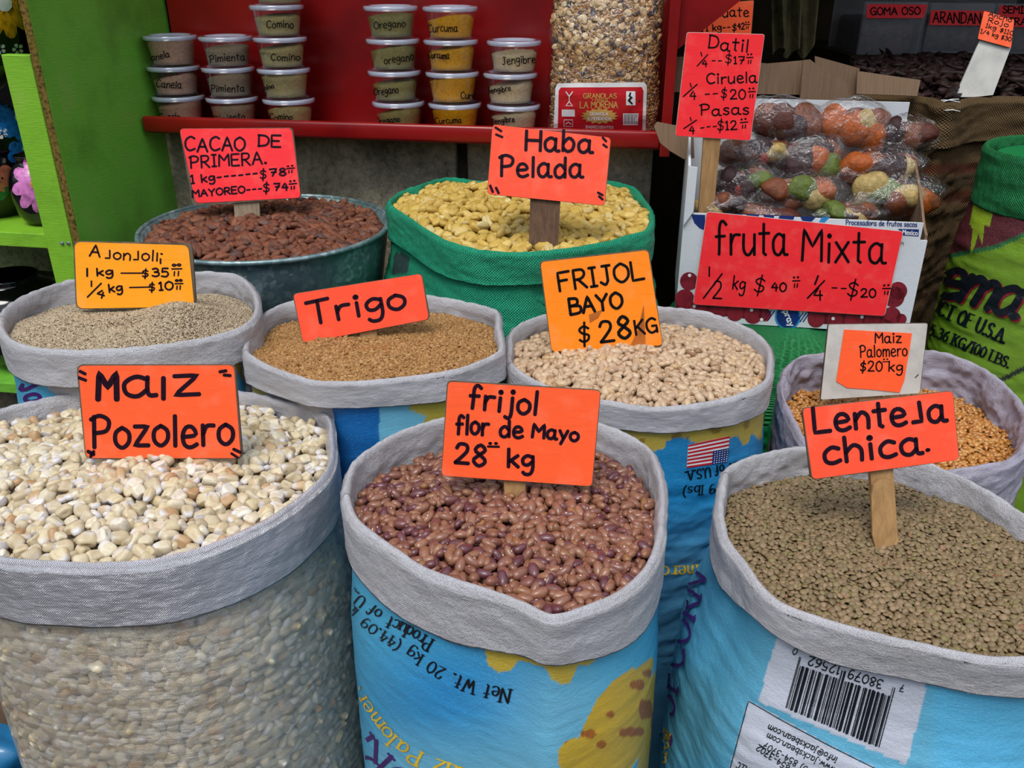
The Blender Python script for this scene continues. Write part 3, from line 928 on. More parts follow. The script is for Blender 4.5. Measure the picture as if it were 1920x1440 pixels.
def fine_pile(kind, mat, poly, height, seed, stuff_name, label, cat, pitch, layers=2):
    """sesame, wheat: far too many to count"""
    rng = np.random.default_rng(seed)
    a, b, c, _ = KIND[kind]
    poly = np.asarray(poly)[:, :2]
    lo, hi = poly.min(0), poly.max(0)
    P = []
    for L in range(layers):
        xs = np.arange(lo[0], hi[0], pitch); ys = np.arange(lo[1], hi[1], pitch * 0.87)
        X, Y = np.meshgrid(xs, ys); X = X + (np.arange(len(ys)) % 2)[:, None] * pitch / 2
        q = np.stack([X.ravel(), Y.ravel()], 1) + rng.normal(size=(X.size, 2)) * pitch * 0.33
        q = q[in_poly(q, poly)]
        z = height(q[:, 0], q[:, 1]) - L * c * 1.3 + rng.normal(size=len(q)) * c * 0.35
        P.append(np.column_stack([q, z]))
    P = np.vstack(P); n = len(P)
    pose = np.column_stack([P, rng.uniform(0, 6.28, n), rng.normal(size=n) * 0.38, rng.normal(size=n) * 0.38, rng.choice([0, 0, 1, 2], n), rng.uniform(0.82, 1.18, n)])
    Rm = rot_from(pose[:, 3], pose[:, 4], pose[:, 5], pose[:, 6])
    V, F, G, Q = merged(kind, pose, Rm, rng, nvar=3, sub=1)
    bx, by = np.meshgrid(np.arange(lo[0], hi[0], 0.005), np.arange(lo[1], hi[1], 0.005))
    Vb = np.stack([bx.ravel(), by.ravel(), height(bx.ravel(), by.ravel()) - 2.0 * c - 0.0005], 1)
    Fb = grid_faces(*bx.shape); Fb = Fb[in_poly(Vb[:, :2], poly)[Fb].all(axis=1)]
    F4 = np.concatenate([Fb[:, [0, 1, 2]], Fb[:, [0, 2, 3]]]) + len(V)
    o = mk(stuff_name, np.vstack([V, Vb]), np.concatenate([F, F4]), mat, attrs={'gc': np.vstack([G, np.zeros((len(Vb), 3))]), 'rnd': np.concatenate([Q, np.full(len(Vb), 0.3)])})
    print('FINE', stuff_name, n)
    return tag(o, label, cat, None, 'stuff')

k_ = lambda *c: rgb(*c)
MAT['g_hominy'] = grain_mat('hominy_corn', [(0, k_(186, 168, 134)), (0.2, k_(202, 186, 154)), (0.4, k_(172, 156, 128)), (0.55, k_(214, 204, 180)), (0.70, k_(196, 178, 142)), (0.82, k_(218, 212, 200)), (0.94, k_(182, 150, 112)), (1, k_(164, 126, 88))],
    0.38, 0.45, (0.45, k_(176, 148, 110), 1.8), (0, -0.15, -0.85, k_(206, 202, 206), 0.9), bump=0.0005, bsc=5)
MAT['g_cacao'] = grain_mat('cacao_shell', [(0, k_(98, 50, 32)), (0.25, k_(114, 64, 42)), (0.5, k_(82, 42, 32)), (0.75, k_(132, 78, 52)), (0.92, k_(92, 66, 58)), (1, k_(58, 38, 38))],
    0.52, 0.35, (0.35, k_(134, 96, 76), 3.2), bump=0.0012, bsc=5)
MAT['g_haba'] = grain_mat('peeled_fava', [(0, k_(182, 148, 62)), (0.3, k_(198, 164, 78)), (0.55, k_(172, 138, 54)), (0.8, k_(208, 178, 100)), (0.95, k_(186, 162, 104)), (1, k_(214, 200, 150))],
    0.5, 0.35, (0.35, k_(204, 182, 120), 2.6), bump=0.0007, bsc=4)
MAT['g_bayo'] = grain_mat('bayo_bean', [(0, k_(178, 150, 122)), (0.3, k_(190, 164, 136)), (0.55, k_(168, 140, 114)), (0.8, k_(196, 172, 142)), (0.97, k_(184, 152, 112)), (1, k_(120, 84, 60))],
    0.40, 0.4, (0.30, k_(170, 134, 104), 2.0), hil=[((0, 1.0, 0), 0.42, k_(128, 84, 46)), ((0, 1.0, 0), 0.24, k_(206, 180, 140))])
MAT['g_mayo'] = grain_mat('flor_de_mayo_bean', [(0, k_(126, 82, 62)), (0.22, k_(142, 96, 70)), (0.40, k_(116, 72, 56)), (0.56, k_(148, 104, 76)), (0.72, k_(112, 66, 58)), (0.80, k_(84, 44, 52)), (0.92, k_(98, 54, 58)), (1, k_(150, 106, 60))],
    0.34, 0.45, (0.5, k_(100, 58, 58), 5.0), hil=[((0, 0.95, 0), 0.30, k_(90, 44, 40)), ((0, 0.95, 0), 0.16, k_(212, 180, 160))], coat=0.12)
MAT['g_popcorn'] = grain_mat('popcorn_kernel', [(0, k_(162, 98, 36)), (0.3, k_(180, 118, 50)), (0.6, k_(150, 86, 30)), (0.85, k_(190, 136, 70)), (1, k_(170, 108, 48))],
    0.28, 0.5, (0.25, k_(222, 176, 104), 2.0), (0, -0.45, -0.9, k_(214, 186, 140), 0.8), coat=0.15)
MAT['g_lentil'] = grain_mat('brown_lentil', [(0, k_(126, 104, 76)), (0.2, k_(112, 94, 68)), (0.4, k_(140, 116, 88)), (0.6, k_(102, 88, 60)), (0.8, k_(132, 110, 84)), (0.95, k_(116, 106, 66)), (0.993, k_(138, 114, 84)), (1, k_(130, 80, 54))],
    0.5, 0.35, (0.25, k_(96, 80, 52), 3.5))
MAT['g_wheat'] = grain_mat('wheat_grain', [(0, k_(146, 104, 60)), (0.3, k_(168, 126, 76)), (0.6, k_(128, 88, 48)), (0.85, k_(180, 142, 92)), (1, k_(148, 102, 54))],
    0.45, 0.35, (0.3, k_(132, 90, 48), 2.5))
MAT['g_sesame'] = grain_mat('sesame_seed', [(0, k_(164, 146, 120)), (0.3, k_(186, 170, 144)), (0.55, k_(142, 122, 98)), (0.78, k_(200, 186, 160)), (0.9, k_(120, 96, 72)), (1, k_(84, 62, 46))],
    0.5, 0.3, (0.25, k_(120, 96, 70), 2.0))

# ------------------------------------------------------------------ sacks
WHITE = np.array(rgb(192, 190, 196))
def fill(n, c):
    return np.tile(np.array(c, float), (n, 1))

def outward(C):
    T = np.roll(C, -3, 0) - np.roll(C, 3, 0)
    n = np.stack([T[:, 1], -T[:, 0]], 1)
    n /= np.linalg.norm(n, axis=1)[:, None] + 1e-12
    m = C[:, :2].mean(0)
    if ((C[:, :2] - m) * n).sum() < 0: n = -n
    r = C[:, :2] - m; r /= np.linalg.norm(r, axis=1)[:, None]
    n = 0.7 * n + 0.3 * r
    for _ in range(3):
        n = (np.roll(n, 1, 0) + n * 2 + np.roll(n, -1, 0)) / 4
    return n / np.linalg.norm(n, axis=1)[:, None]

def body_off(r_, tot, bulge):
    r_ = np.asarray(r_, float); f = r_ / tot
    s = np.clip((r_ - 0.03) / 0.14, 0, 1); s = s * s * (3 - 2 * s)
    return 0.0005 + bulge * s * np.sin(np.pi * np.clip(f, 0, 1)) ** 0.5 - 0.03 * np.clip((f - 0.93) / 0.07, 0, 1) ** 2

def rim_curve(pts, zr, n):
    """pts: (px, py, cuff height[, dz]) round the rim -> n x 4 (x, y, z, cuff)"""
    W = np.array([list(at_z((p[0], p[1]), zr + (p[3] if len(p) > 3 else 0))[0]) + [p[2]] for p in pts])
    return spline(W, n, True)

def sack(name, label, pts, zr, seed, body_mat, cuff_mat, paint=None, base_col=None, cuff_col=None, zb=0.0, bulge=0.02, n=560, fine=0.0035,
         wr=0.004, cuff_wr=0.0030, taper=0.0, body_name='bag', stretch=(1, 1, 4), cuff_thick=0.008, cuffs=True, flare=0.0):
    C = rim_curve(pts, zr, n)
    N = outward(C)
    cen = C[:, :2].mean(0)
    root = thing(name, label, 'sack', (cen[0], cen[1], zb))
    per = np.concatenate([[0], np.cumsum(np.linalg.norm(np.diff(C[:, :2], axis=0), axis=1))])
    wv = Waves(seed, 3, 0.03, 0.16, 30, stretch)
    wf = Waves(seed + 1, 3, 0.010, 0.030, 26, (1, 1, 1.6))
    # body
    z_hi = C[:, 2] - 0.035
    rows = [0.0]
    z_fine = 0.46
    v = 0.0
    while v < z_fine: v += fine; rows.append(v)
    while v < zr - zb: v += 0.02; rows.append(v)
    rows = np.array(rows)
    rows = rows[rows < (zr - zb - 0.05)]
    rows = np.append(rows, zr - zb - 0.036)
    tot = zr - zb
    f = rows / tot
    off = body_off(rows, tot, bulge) - taper * f + flare * f
    V = np.empty((len(rows), n, 3))
    V[:, :, 0] = C[None, :, 0] + N[None, :, 0] * off[:, None]
    V[:, :, 1] = C[None, :, 1] + N[None, :, 1] * off[:, None]
    V[:, :, 2] = z_hi[None, :] - rows[:, None] * (1 - 0.0 * rows[:, None])
    V[:, :, 2] = np.maximum(V[:, :, 2], zb + 0.001 + 0 * V[:, :, 2])
    d = wr * np.tanh(wv(V.reshape(-1, 3))).reshape(V.shape[:2]) + 0.25 * wr * np.tanh(wf(V.reshape(-1, 3))).reshape(V.shape[:2])
    d *= np.clip((rows - 0.03) / 0.10, 0.12, 1)[:, None]
    V[:, :, :2] += N[None] * d[:, :, None]
    uv = np.stack(np.broadcast_arrays(per[None, :], -rows[:, None]), -1)
    P = V.reshape(-1, 3)
    col = fill(len(P), base_col if base_col is not None else WHITE)
    if paint is not None:
        nrm = np.repeat(np.hstack([N, np.zeros((n, 1))])[None], len(rows), 0).reshape(-1, 3)
        vis = ((CAM - P) * nrm).sum(1) > -0.02
        col = paint(P, pix(P), vis, col)
    body = mk(body_name, P, grid_faces(len(rows), n, True), body_mat, root, uv=uv.reshape(-1, 2), attrs={'Col': col})
    # rolled cuff
    cuff = None
    if cuffs:
        ch = C[:, 3]
        t = cuff_thick
        prof = [(0.35, 1.0, -0.004), (0.9, 1.0, -0.002), (1.0, 1.0, 0)]
        prof += [(1.0 - 0.10 * math.sin(3 * s), s, 0) for s in np.linspace(0.97, 0.10, 20)]
        prof += [(0.86, 0.0, 0.010), (0.66, 0.0, 0.0045), (0.36, 0.0, 0.0012), (0.0, 0.0, 0.0), (-0.38, 0.0, 0.0016), (-0.62, 0.0, 0.006), (-0.74, 0.0, 0.014)]
        prof += [(-0.80 - 0.25 * s, 0.0, 0.014 + s * 0.15) for s in np.linspace(0.06, 1.0, 26)]
        m = len(prof)
        V = np.empty((m, n, 3)); s_ = 0; uvv = []
        for k, (o_, a_, b_) in enumerate(prof):
            V[k, :, 0] = C[:, 0] + N[:, 0] * (o_ * t)
            V[k, :, 1] = C[:, 1] + N[:, 1] * (o_ * t)
            V[k, :, 2] = C[:, 2] - a_ * ch - b_
            if k: s_ += np.abs(np.linalg.norm(V[k] - V[k - 1], axis=1)).mean()
            uvv.append(s_)
        Q = V.reshape(-1, 3)
        d = cuff_wr * np.tanh(wv(Q * [1, 1, 0.7])) + 0.35 * cuff_wr * np.tanh(wf(Q))
        d = d.reshape(m, n)
        d *= np.array([0.7 if o_ > 0 else 1.8 for o_, a_, b_ in prof])[:, None] * np.array([0.5 if abs(a_) < 0.05 and b_ < 0.01 else 1 for o_, a_, b_ in prof])[:, None]
        V[:, :, :2] += N[None] * d[:, :, None]
        V[:, :, 2] += 0.0016 * np.tanh(wf(Q)).reshape(m, n)
        uv = np.stack(np.broadcast_arrays(per[None, :], np.array(uvv)[:, None]), -1)
        Q = V.reshape(-1, 3)
        cc = fill(len(Q), cuff_col if cuff_col is not None else WHITE)
        cuff = mk('rolled_cuff', Q, grid_faces(m, n, True, flip=True), cuff_mat, root, uv=uv.reshape(-1, 2), attrs={'Col': cc})
    inner = C[:, :2] - N * (cuff_thick * 0.95 + 0.004)
    return dict(root=root, body=body, cuff=cuff, C=C, N=N, inner=inner, cen=cen, per=per)

def in_px(px, poly, vis):
    return in_poly(px, poly) & vis

def blend(col, m, c):
    col[m] = np.array(c)
    return col

def soft(col, w, c):
    return col * (1 - w[:, None]) + np.array(c) * w[:, None]

def marks(parent, name, strokes, M, mat, lift=0.0009, label=None):
    V, F = ribbons(strokes, M, lift)
    if not F: return None
    o = mk(name, V, F, mat, parent, smooth=False)
    if label: o['label'] = label
    return o

SKY = rgb(72, 170, 210); SKYD = rgb(36, 138, 202); SKYL = rgb(140, 200, 222); CORN = rgb(196, 170, 62); CORND = rgb(150, 98, 30)
fld = Waves(77, 2, 30, 160, 20)

# ---- hominy: clear woven bag, front left
A_RIM = [(-74, 870, .08), (-46, 800, .08), (0, 768, .08), (80, 747, .08), (160, 735, .08), (300, 728, .08), (400, 730, .08), (470, 736, .08), (545, 754, .08), (600, 770, .08), (618, 790, .08),
         (622, 840, .082), (612, 880, .084), (585, 912, .086), (540, 948, .088), (480, 984, .089), (400, 1018, .089), (300, 1045, .088), (200, 1054, .088), (100, 1052, .088), (0, 1044, .088), (-70, 1015, .088), (-98, 950, .08)]
Z_A = CZ - 0.61
sA = sack('corn_sack', 'clear woven plastic sack with grey rolled cuff, full of white hominy corn', A_RIM, Z_A, 11, MAT['film'], MAT['film_cuff'],
          bulge=0.012, wr=0.0012, stretch=(1, 1, 2.0), cuff_col=WHITE, cuff_wr=0.003)

# ---- mayo beans: blue printed sack, front centre
B_RIM = [(650, 925, .075), (656, 885, .075), (678, 852, .075), (740, 815, .07), (820, 786, .07), (900, 775, .07), (1000, 772, .07), (1080, 782, .07), (1130, 795, .07), (1190, 822, .07), (1222, 850, .07), (1238, 900, .072),
         (1241, 960, .078), (1232, 1020, .082), (1206, 1070, .080), (1160, 1108, .076), (1095, 1136, .068), (1035, 1152, .062), (985, 1130, .066), (920, 1106, .076), (840, 1080, .085), (760, 1043, .085), (700, 1002, .083), (662, 965, .08)]
Z_B = CZ - 0.60
Y_TOP = [(905, 1190), (915, 1235), (935, 1250), (958, 1246), (972, 1228), (990, 1230), (1005, 1236), (1022, 1240), (1035, 1262), (1050, 1272), (1068, 1270), (1076, 1255), (1084, 1236), (1104, 1236), (1122, 1222), (1134, 1208), (1132, 1180), (1000, 1180)]
Y_EAR = [(1045, 1410), (1060, 1390), (1085, 1382), (1100, 1350), (1120, 1310), (1150, 1276), (1180, 1256), (1186, 1250), (1190, 1256), (1222, 1232), (1226, 1240), (1220, 1272), (1240, 1238), (1262, 1240), (1262, 1445), (1194, 1445), (1198, 1420), (1178, 1445), (1050, 1445)]
def paint_B(P, px, vis, col):
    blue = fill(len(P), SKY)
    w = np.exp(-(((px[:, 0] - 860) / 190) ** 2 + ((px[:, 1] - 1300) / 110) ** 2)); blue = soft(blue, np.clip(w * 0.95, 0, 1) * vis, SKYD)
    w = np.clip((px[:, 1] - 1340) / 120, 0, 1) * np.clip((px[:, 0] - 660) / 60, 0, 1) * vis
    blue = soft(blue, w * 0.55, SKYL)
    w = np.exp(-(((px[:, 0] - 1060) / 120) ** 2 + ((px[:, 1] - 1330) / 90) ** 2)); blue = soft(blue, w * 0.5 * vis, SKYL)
    blend(blue, in_px(px, [(x, y + 11) for x, y in Y_TOP], vis), CORN)
    ear = in_px(px, Y_EAR, vis)
    blend(blue, ear, rgb(200, 166, 48))
    f = fld(px * [1, 0.6])
    blend(blue, ear & (f > 0.9), rgb(176, 120, 34))
    for cx, cy, rx, ry in ((1105, 1376, 15, 8), (1144, 1340, 9, 6), (1128, 1396, 10, 7), (1196, 1284, 14, 10), (1214, 1262, 9, 8), (1210, 1330, 12, 20), (1230, 1355, 9, 26), (1186, 1372, 24, 9), (1170, 1378, 8, 4), (1234, 1300, 8, 14)):
        e = ((px[:, 0] - cx) / rx) ** 2 + ((px[:, 1] - cy) / ry) ** 2 + 0.25 * np.sin(px[:, 0] / 3) < 1
        blend(blue, ear & e, rgb(160, 92, 22))
    return blue
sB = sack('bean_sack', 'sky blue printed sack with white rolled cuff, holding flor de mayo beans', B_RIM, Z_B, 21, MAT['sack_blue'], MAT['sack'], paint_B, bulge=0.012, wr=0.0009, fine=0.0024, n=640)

# ---- lentils: blue printed sack, front right
C_RIM = [(1362, 885, .08), (1385, 866, .08), (1440, 848, .08), (1510, 836, .08), (1600, 842, .08), (1700, 856, .075), (1790, 888, .075), (1860, 925, .075), (1925, 968, .075), (2010, 1040, .07), (2060, 1120, .07), (2040, 1190, .07),
         (1960, 1226, .05), (1880, 1232, .044), (1800, 1222, .044), (1700, 1200, .045), (1600, 1176, .048), (1520, 1154, .042), (1462, 1130, .036), (1424, 1095, .040), (1396, 1050, .058), (1364, 1005, .064), (1352, 945, .066)]
Z_C = CZ - 0.62
def paint_C(P, px, vis, col):
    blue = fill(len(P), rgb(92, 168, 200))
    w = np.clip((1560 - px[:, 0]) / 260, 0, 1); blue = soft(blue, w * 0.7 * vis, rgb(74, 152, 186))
    blend(blue, in_px(px, [(1460, 1190), (1734, 1262), (1736, 1290), (1700, 1434), (1422, 1316), (1446, 1228)], vis), rgb(188, 192, 206))
    blend(blue, in_px(px, [(1404, 1314), (1368, 1445), (1700, 1460), (1640, 1440), (1560, 1400), (1470, 1350)], vis), rgb(186, 190, 204))
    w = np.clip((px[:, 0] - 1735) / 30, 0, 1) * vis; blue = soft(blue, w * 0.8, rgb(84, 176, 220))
    return blue
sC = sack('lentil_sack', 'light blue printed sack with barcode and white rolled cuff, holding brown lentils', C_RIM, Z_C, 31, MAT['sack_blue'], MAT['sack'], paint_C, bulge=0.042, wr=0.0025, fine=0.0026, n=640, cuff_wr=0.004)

# ---- sesame (ajonjoli): second row left
D_RIM = [(2, 592, 0.065), (14, 574, 0.061), (55, 549, 0.048), (135, 524, 0.041), (240, 512, 0.041), (340, 508, 0.041), (420, 511, 0.041), (448, 517, 0.041), (472, 540, 0.048), (482, 565, 0.051), (476, 592, 0.054), (450, 612, 0.054), (400, 628, 0.058),
         (325, 642, 0.061), (240, 652, 0.061), (130, 655, 0.061), (60, 650, 0.061), (20, 636, 0.061), (2, 614, 0.065)]
Z_D = CZ - 0.530
def paint_D(P, px, vis, col):
    c = fill(len(P), rgb(78, 168, 204))
    blend(c, in_px(px, [(88, 700), (135, 700), (124, 722), (104, 726), (90, 716)], vis), rgb(200, 178, 96))
    blend(c, in_px(px, [(425, 640), (490, 640), (490, 830), (466, 720), (440, 690)], vis) & (fld(px) > -0.9), rgb(180, 150, 52))
    return c
sD = sack('sesame_sack', 'white cuffed sack on light blue print with purple script, holding sesame seeds', D_RIM, Z_D, 41, MAT['sack_blue'], MAT['sack'], paint_D, bulge=0.012, fine=0.006, n=420, cuff_wr=0.003)

# ---- wheat (trigo)
E_RIM = [(462, 655, 0.052), (470, 622, 0.049), (494, 590, 0.045), (522, 572, 0.042), (560, 562, 0.042), (640, 554, 0.042), (720, 550, 0.042), (800, 553, 0.042), (850, 561, 0.042), (926, 579, 0.045), (934, 610, 0.048), (940, 645, 0.049), (925, 664, 0.048),
         (846, 694, 0.045), (711, 711, 0.042), (603, 714, 0.041), (562, 706, 0.041), (500, 682, 0.046), (474, 668, 0.049)]
Z_E = CZ - 0.555
def paint_E(P, px, vis, col):
    c = fill(len(P), rgb(14, 104, 176))
    blend(c, vis & (px[:, 0] > 711), rgb(112, 186, 214))
    blend(c, in_px(px, [(748, 730), (770, 770), (800, 782), (790, 800), (810, 820), (840, 840), (960, 800), (960, 690)], vis), rgb(186, 168, 60))
    blend(c, in_px(px, [(470, 690), (520, 738), (525, 752), (500, 755), (470, 742)], vis), rgb(196, 178, 92))
    blend(c, in_px(px, [(590, 760), (625, 757), (600, 772)], vis), rgb(76, 28, 120))
    blend(c, vis & (px[:, 0] < 470), rgb(170, 146, 60))
    return c
sE = sack('wheat_sack', 'white cuffed sack with dark blue and pale blue print, holding golden wheat', E_RIM, Z_E, 51, MAT['sack_blue'], MAT['sack'], paint_E, bulge=0.012, fine=0.005, n=460)

# ---- bayo beans
F_RIM = [(958, 678, 0.053), (956, 650, 0.053), (967, 614, 0.046), (1020, 590, 0.046), (1100, 578, 0.046), (1180, 574, 0.046), (1240, 575, 0.046), (1315, 582, 0.046), (1370, 600, 0.046), (1412, 620, 0.046), (1441, 652, 0.048), (1443, 690, 0.050), (1432, 716, 0.050),
         (1390, 738, 0.046), (1352, 748, 0.044), (1240, 762, 0.041), (1127, 748, 0.042), (1050, 730, 0.046), (990, 706, 0.050)]
Z_F = CZ - 0.585
Y_F = [(1130, 790), (1440, 740), (1440, 800), (1425, 826), (1410, 812), (1402, 832), (1394, 834), (1382, 818), (1366, 822), (1352, 830), (1330, 828), (1296, 830), (1290, 822), (1266, 820), (1250, 828), (1244, 842), (1226, 846), (1208, 838), (1192, 822), (1178, 816), (1150, 812), (1130, 808)]
def paint_F(P, px, vis, col):
    c = fill(len(P), rgb(26, 132, 190))
    w = np.clip((px[:, 1] - 940) / 120, 0, 1) * vis; c = soft(c, w * 0.5, rgb(110, 170, 200))
    m = in_px(px, Y_F, vis); blend(c, m, rgb(190, 166, 66)); blend(c, m & (fld(px * 2.2) > 0.7), rgb(150, 118, 36))
    return c
sF = sack('bean_sack', 'white cuffed sack with yellow and blue flag print, holding pale bayo beans', F_RIM, Z_F, 61, MAT['sack_blue'], MAT['sack'], paint_F, bulge=0.012, fine=0.0035, n=520)

# ---- popcorn kernels: right, behind the lentils
I_RIM = [(1470, 702, .11), (1484, 682, .11), (1508, 667, .10), (1560, 660, .09), (1640, 654, .09), (1736, 655, .09), (1800, 670, .09), (1860, 700, .09), (1905, 742, .09), (1932, 790, .09), (1925, 830, .10), (1880, 862, .10), (1800, 878, .10), (1700, 880, .1),
         (1600, 868, .1), (1520, 834, .1), (1484, 780, .11), (1470, 735, .11)]
Z_I = CZ - 0.68
def paint_I(P, px, vis, col):
    return fill(len(P), rgb(168, 150, 152))
sI = sack('popcorn_sack', 'off-white crumpled open sack beside the lime green sack, holding popcorn kernels', I_RIM, Z_I, 71, MAT['sack'], MAT['sack'], paint_I, cuff_col=rgb(178, 172, 190), bulge=0.015, fine=0.007, n=420, cuff_wr=0.007, wr=0.008)

# ---- peeled fava (haba): coarse green sack against the wall
EM = rgb(20, 158, 118)
H_RIM = [(731, 382, .075), (744, 364, .07), (775, 350, .06), (837, 333, .06), (912, 340, .05), (1000, 336, .05), (1100, 334, .05), (1178, 346, .06), (1206, 372, .065), (1221, 402, .07), (1216, 428, .07), (1180, 440, .07), (1137, 452, .065),
         (1080, 462, .06), (991, 472, .06), (892, 466, .065), (826, 444, .07), (768, 408, .07)]
Z_H = CZ - 0.468
def paint_H(P, px, vis, col):
    c = fill(len(P), EM)
    blend(c, in_px(px, [(745, 470), (768, 484), (764, 512), (734, 516), (738, 480)], vis), rgb(46, 74, 70))
    return c
sH = sack('fava_sack', 'emerald green coarse woven sack against the block wall, holding peeled fava beans', H_RIM, Z_H, 81, MAT['sack_net'], MAT['sack_net'], paint_H, cuff_col=EM, zb=0.36, bulge=0.03, fine=0.006, n=460, wr=0.008, cuff_wr=0.005)

# sacks standing side by side press each other in
ALL = [sA, sB, sC, sD, sE, sF, sI, sH]
for s in ALL: s['pen'] = np.zeros(len(s['C']))
for i, a in enumerate(ALL):
    for b in ALL[i + 1:]:
        for x, y in ((a, b), (b, a)):
            px_ = x['C'][:, :2] + x['N'] * 0.013; py_ = y['C'][:, :2] + y['N'] * 0.013
            ins = in_poly(px_, py_)
            if ins.any():
                d = np.zeros(len(px_)); d[ins] = poly_dist(px_[ins], py_)
                x['pen'] = np.maximum(x['pen'], d)
for s in ALL:
    p = s['pen']
    for _ in range(12): p = np.maximum(s['pen'], (np.roll(p, 1) + p + np.roll(p, -1)) / 3)
    s['pen'] = p
    me = s['body'].data
    v = np.empty(len(me.vertices) * 3, dtype=np.float32); me.vertices.foreach_get('co', v)
    v = v.reshape(-1, len(p), 3)
    v[:, :, :2] -= (s['N'] * (0.62 * p)[:, None])[None]
    me.vertices.foreach_set('co', v.ravel()); me.update()

# ------------------------------------------------------------------ the setting
def quad_plane(c, u, v):
    c, u, v = (np.asarray(t, float) for t in (c, u, v))
    return np.array([c, c + u, c + u + v, c + v]), [[0, 1, 2, 3]]

struct(mk('floor', *box_vf((0, 1.5, -0.05), (9, 9, 0.1)), MAT['floor'], smooth=False))
struct(mk('shade_ceiling', *box_vf((0, 3.0, 2.52), (6.4, 2.2, 0.06)), MAT['dark'], smooth=False))  # unseen awning, added to block sky light and darken the stall's depths
struct(mk('wall_back', *box_vf((0.6, 3.75, 1.2), (5.2, 0.08, 2.5)), MAT['dark'], smooth=False))
struct(mk('shade_wall_right', *box_vf((2.6, 2.9, 1.2), (0.08, 1.9, 2.5)), MAT['dark'], smooth=False))  # unseen side wall, added to keep daylight out of the interior
struct(mk('shade_wall_left', *box_vf((-2.2, 2.9, 1.2), (0.08, 1.9, 2.5)), MAT['dark'], smooth=False))  # unseen too, added on the left to shut out daylight

# the shelf line: S(s, t, z) is s along the shelf from its left end, t into the wall, z up
Z_LIP = 1.10
SA = at_z((272, 217), Z_LIP)[0]; SB = at_z((1243, 246), Z_LIP)[0]
U2 = (SB - SA); SL = np.linalg.norm(U2); U2 = U2 / SL
N2 = np.array([-U2[1], U2[0], 0.0])
YAW = math.atan2(U2[1], U2[0])
def S(s, t, z):
    return SA * [1, 1, 0] + U2 * s + N2 * t + np.array([0, 0, z])
def sbox(s0, s1, t0, t1, z0, z1, bev=0.0):
    return box_vf(S((s0 + s1) / 2, (t0 + t1) / 2, (z0 + z1) / 2), (s1 - s0, t1 - t0, z1 - z0), YAW, bev)
def wall_point(p, t):
    """pixel -> point on the upright plane t behind the shelf's front edge"""
    return on_plane(p, S(0, t, 1), N2)

# block wall under the shelf: mortar slab with raised rough blocks
parts = [sbox(-1.4, SL - 0.02, 0.115, 0.22, 0.0, 1.066)]
mid = [0] * len(parts[0][1])
joint = wall_point((866, 310), 0.10)[0]
sj = float((joint - SA) @ U2)
for (a, b) in ((sj - 1.72, sj - 0.888), (sj - 0.86, sj - 0.014), (sj + 0.014, SL - 0.02)):
    for z0, z1 in ((0.02, 0.30), (0.32, 0.62), (0.64, 1.064)):
        V, F = box_vf(S((a + b) / 2, 0.112, (z0 + z1) / 2), (b - a, 0.03, z1 - z0), YAW, 0.006)
        parts.append((V, F)); mid += [1] * len(F)
V, F = join(parts)
struct(mk('wall_front', V, F, [MAT['mortar'], MAT['concrete']], smooth=False, mids=mid))

# red shelf unit: back panel, tray shelf with a rolled lip, right post with gusset
unit = thing('mounted_shelf', 'glossy red shelf unit with raised front lip, mounted on the block wall', 'shelf', S(SL / 2, 0.1, 1.06))
mk('back_panel', *sbox(0.0, SL, 0.185, 0.20, 1.05, 1.95), MAT['red'], unit, smooth=False)
mk('shelf_board', *sbox(0.0, SL, 0.004, 0.185, 1.058, 1.070), MAT['red'], unit, smooth=False)
Vl, Fl = sbox(-0.006, SL - 0.004, -0.010, 0.008, 1.061, 1.100, 0.006)
mk('front_lip', Vl, Fl, MAT['red'], unit, smooth=True)
mk('post', *sbox(SL - 0.004, SL + 0.018, -0.012, 0.20, 1.045, 1.95, 0.002), MAT['red'], unit, smooth=False)
g = wall_point([(1256, 0), (1392, -2), (1330, 48), (1250, 108)], 0.02)
g = np.vstack([g[:1] + [0, 0, 0.35], wall_point([(1470, -60)], 0.02), g[1:]])
mk('gusset', *prism_vf(g, N2 * 0.006), MAT['red'], unit, smooth=False)

# green side panel of the neighbouring stand, its edge, the lime post and the low shelves
tfront = None
P_ = S(-0.012, 0, 0)
def panel_t(px_, py_):
    q = on_plane((px_, py_), P_, U2)[0]
    return float((q - SA) @ N2), float(q[2])
t_f, _z = panel_t(98, 217)
stand = thing('display_stand', 'green painted wooden stand with chipboard side and low plank shelf', 'stand', S(-0.3, 0, 0))
mk('side_panel', *sbox(-0.030, -0.012, t_f, 0.20, 0.0, 1.95, 0.001), MAT['green'], stand, smooth=False)
mk('chipboard_edge', *sbox(-0.0295, -0.0125, t_f - 0.0015, t_f, 0.0, 1.95), MAT['chip'], stand, smooth=False)
q = on_plane([(18, 103), (75, 103)], S(0, t_f - 0.004, 1), N2)
zt = float(q[:, 2].mean())
mk('post', *sbox(-0.030 - 0.066, -0.0305, t_f - 0.004, t_f + 0.018, 0.0, zt, 0.002), MAT['lime'], stand, smooth=False)
q = on_plane([(100, 440), (100, 468)], S(0, t_f + 0.02, 1), N2)
zs0 = float(q[0, 2])
mk('shelf_board', *sbox(-0.95, -0.055, t_f + 0.02, 0.10, zs0 - 0.034, zs0, 0.002), MAT['lime'], stand, smooth=False)
mk('shelf_board', *sbox(-0.95, -0.055, t_f + 0.02, 0.10, 0.46, 0.488, 0.002), MAT['green'], stand, smooth=False)
for (px_, py_) in ((116, 456), (128, 456)):
    c = on_plane((px_, py_), S(0, t_f - 0.005, 1), N2)[0]
    V, F = lathe_vf([(0.0001, 0.002), (0.0035, 0.002), (0.0045, 0.0)], (0, 0, 0), 12)
    Rz = np.array([U2, [0, 0, 1], -N2]).T
    mk('screw', V @ Rz.T + c, F, MAT['zinc'], stand)
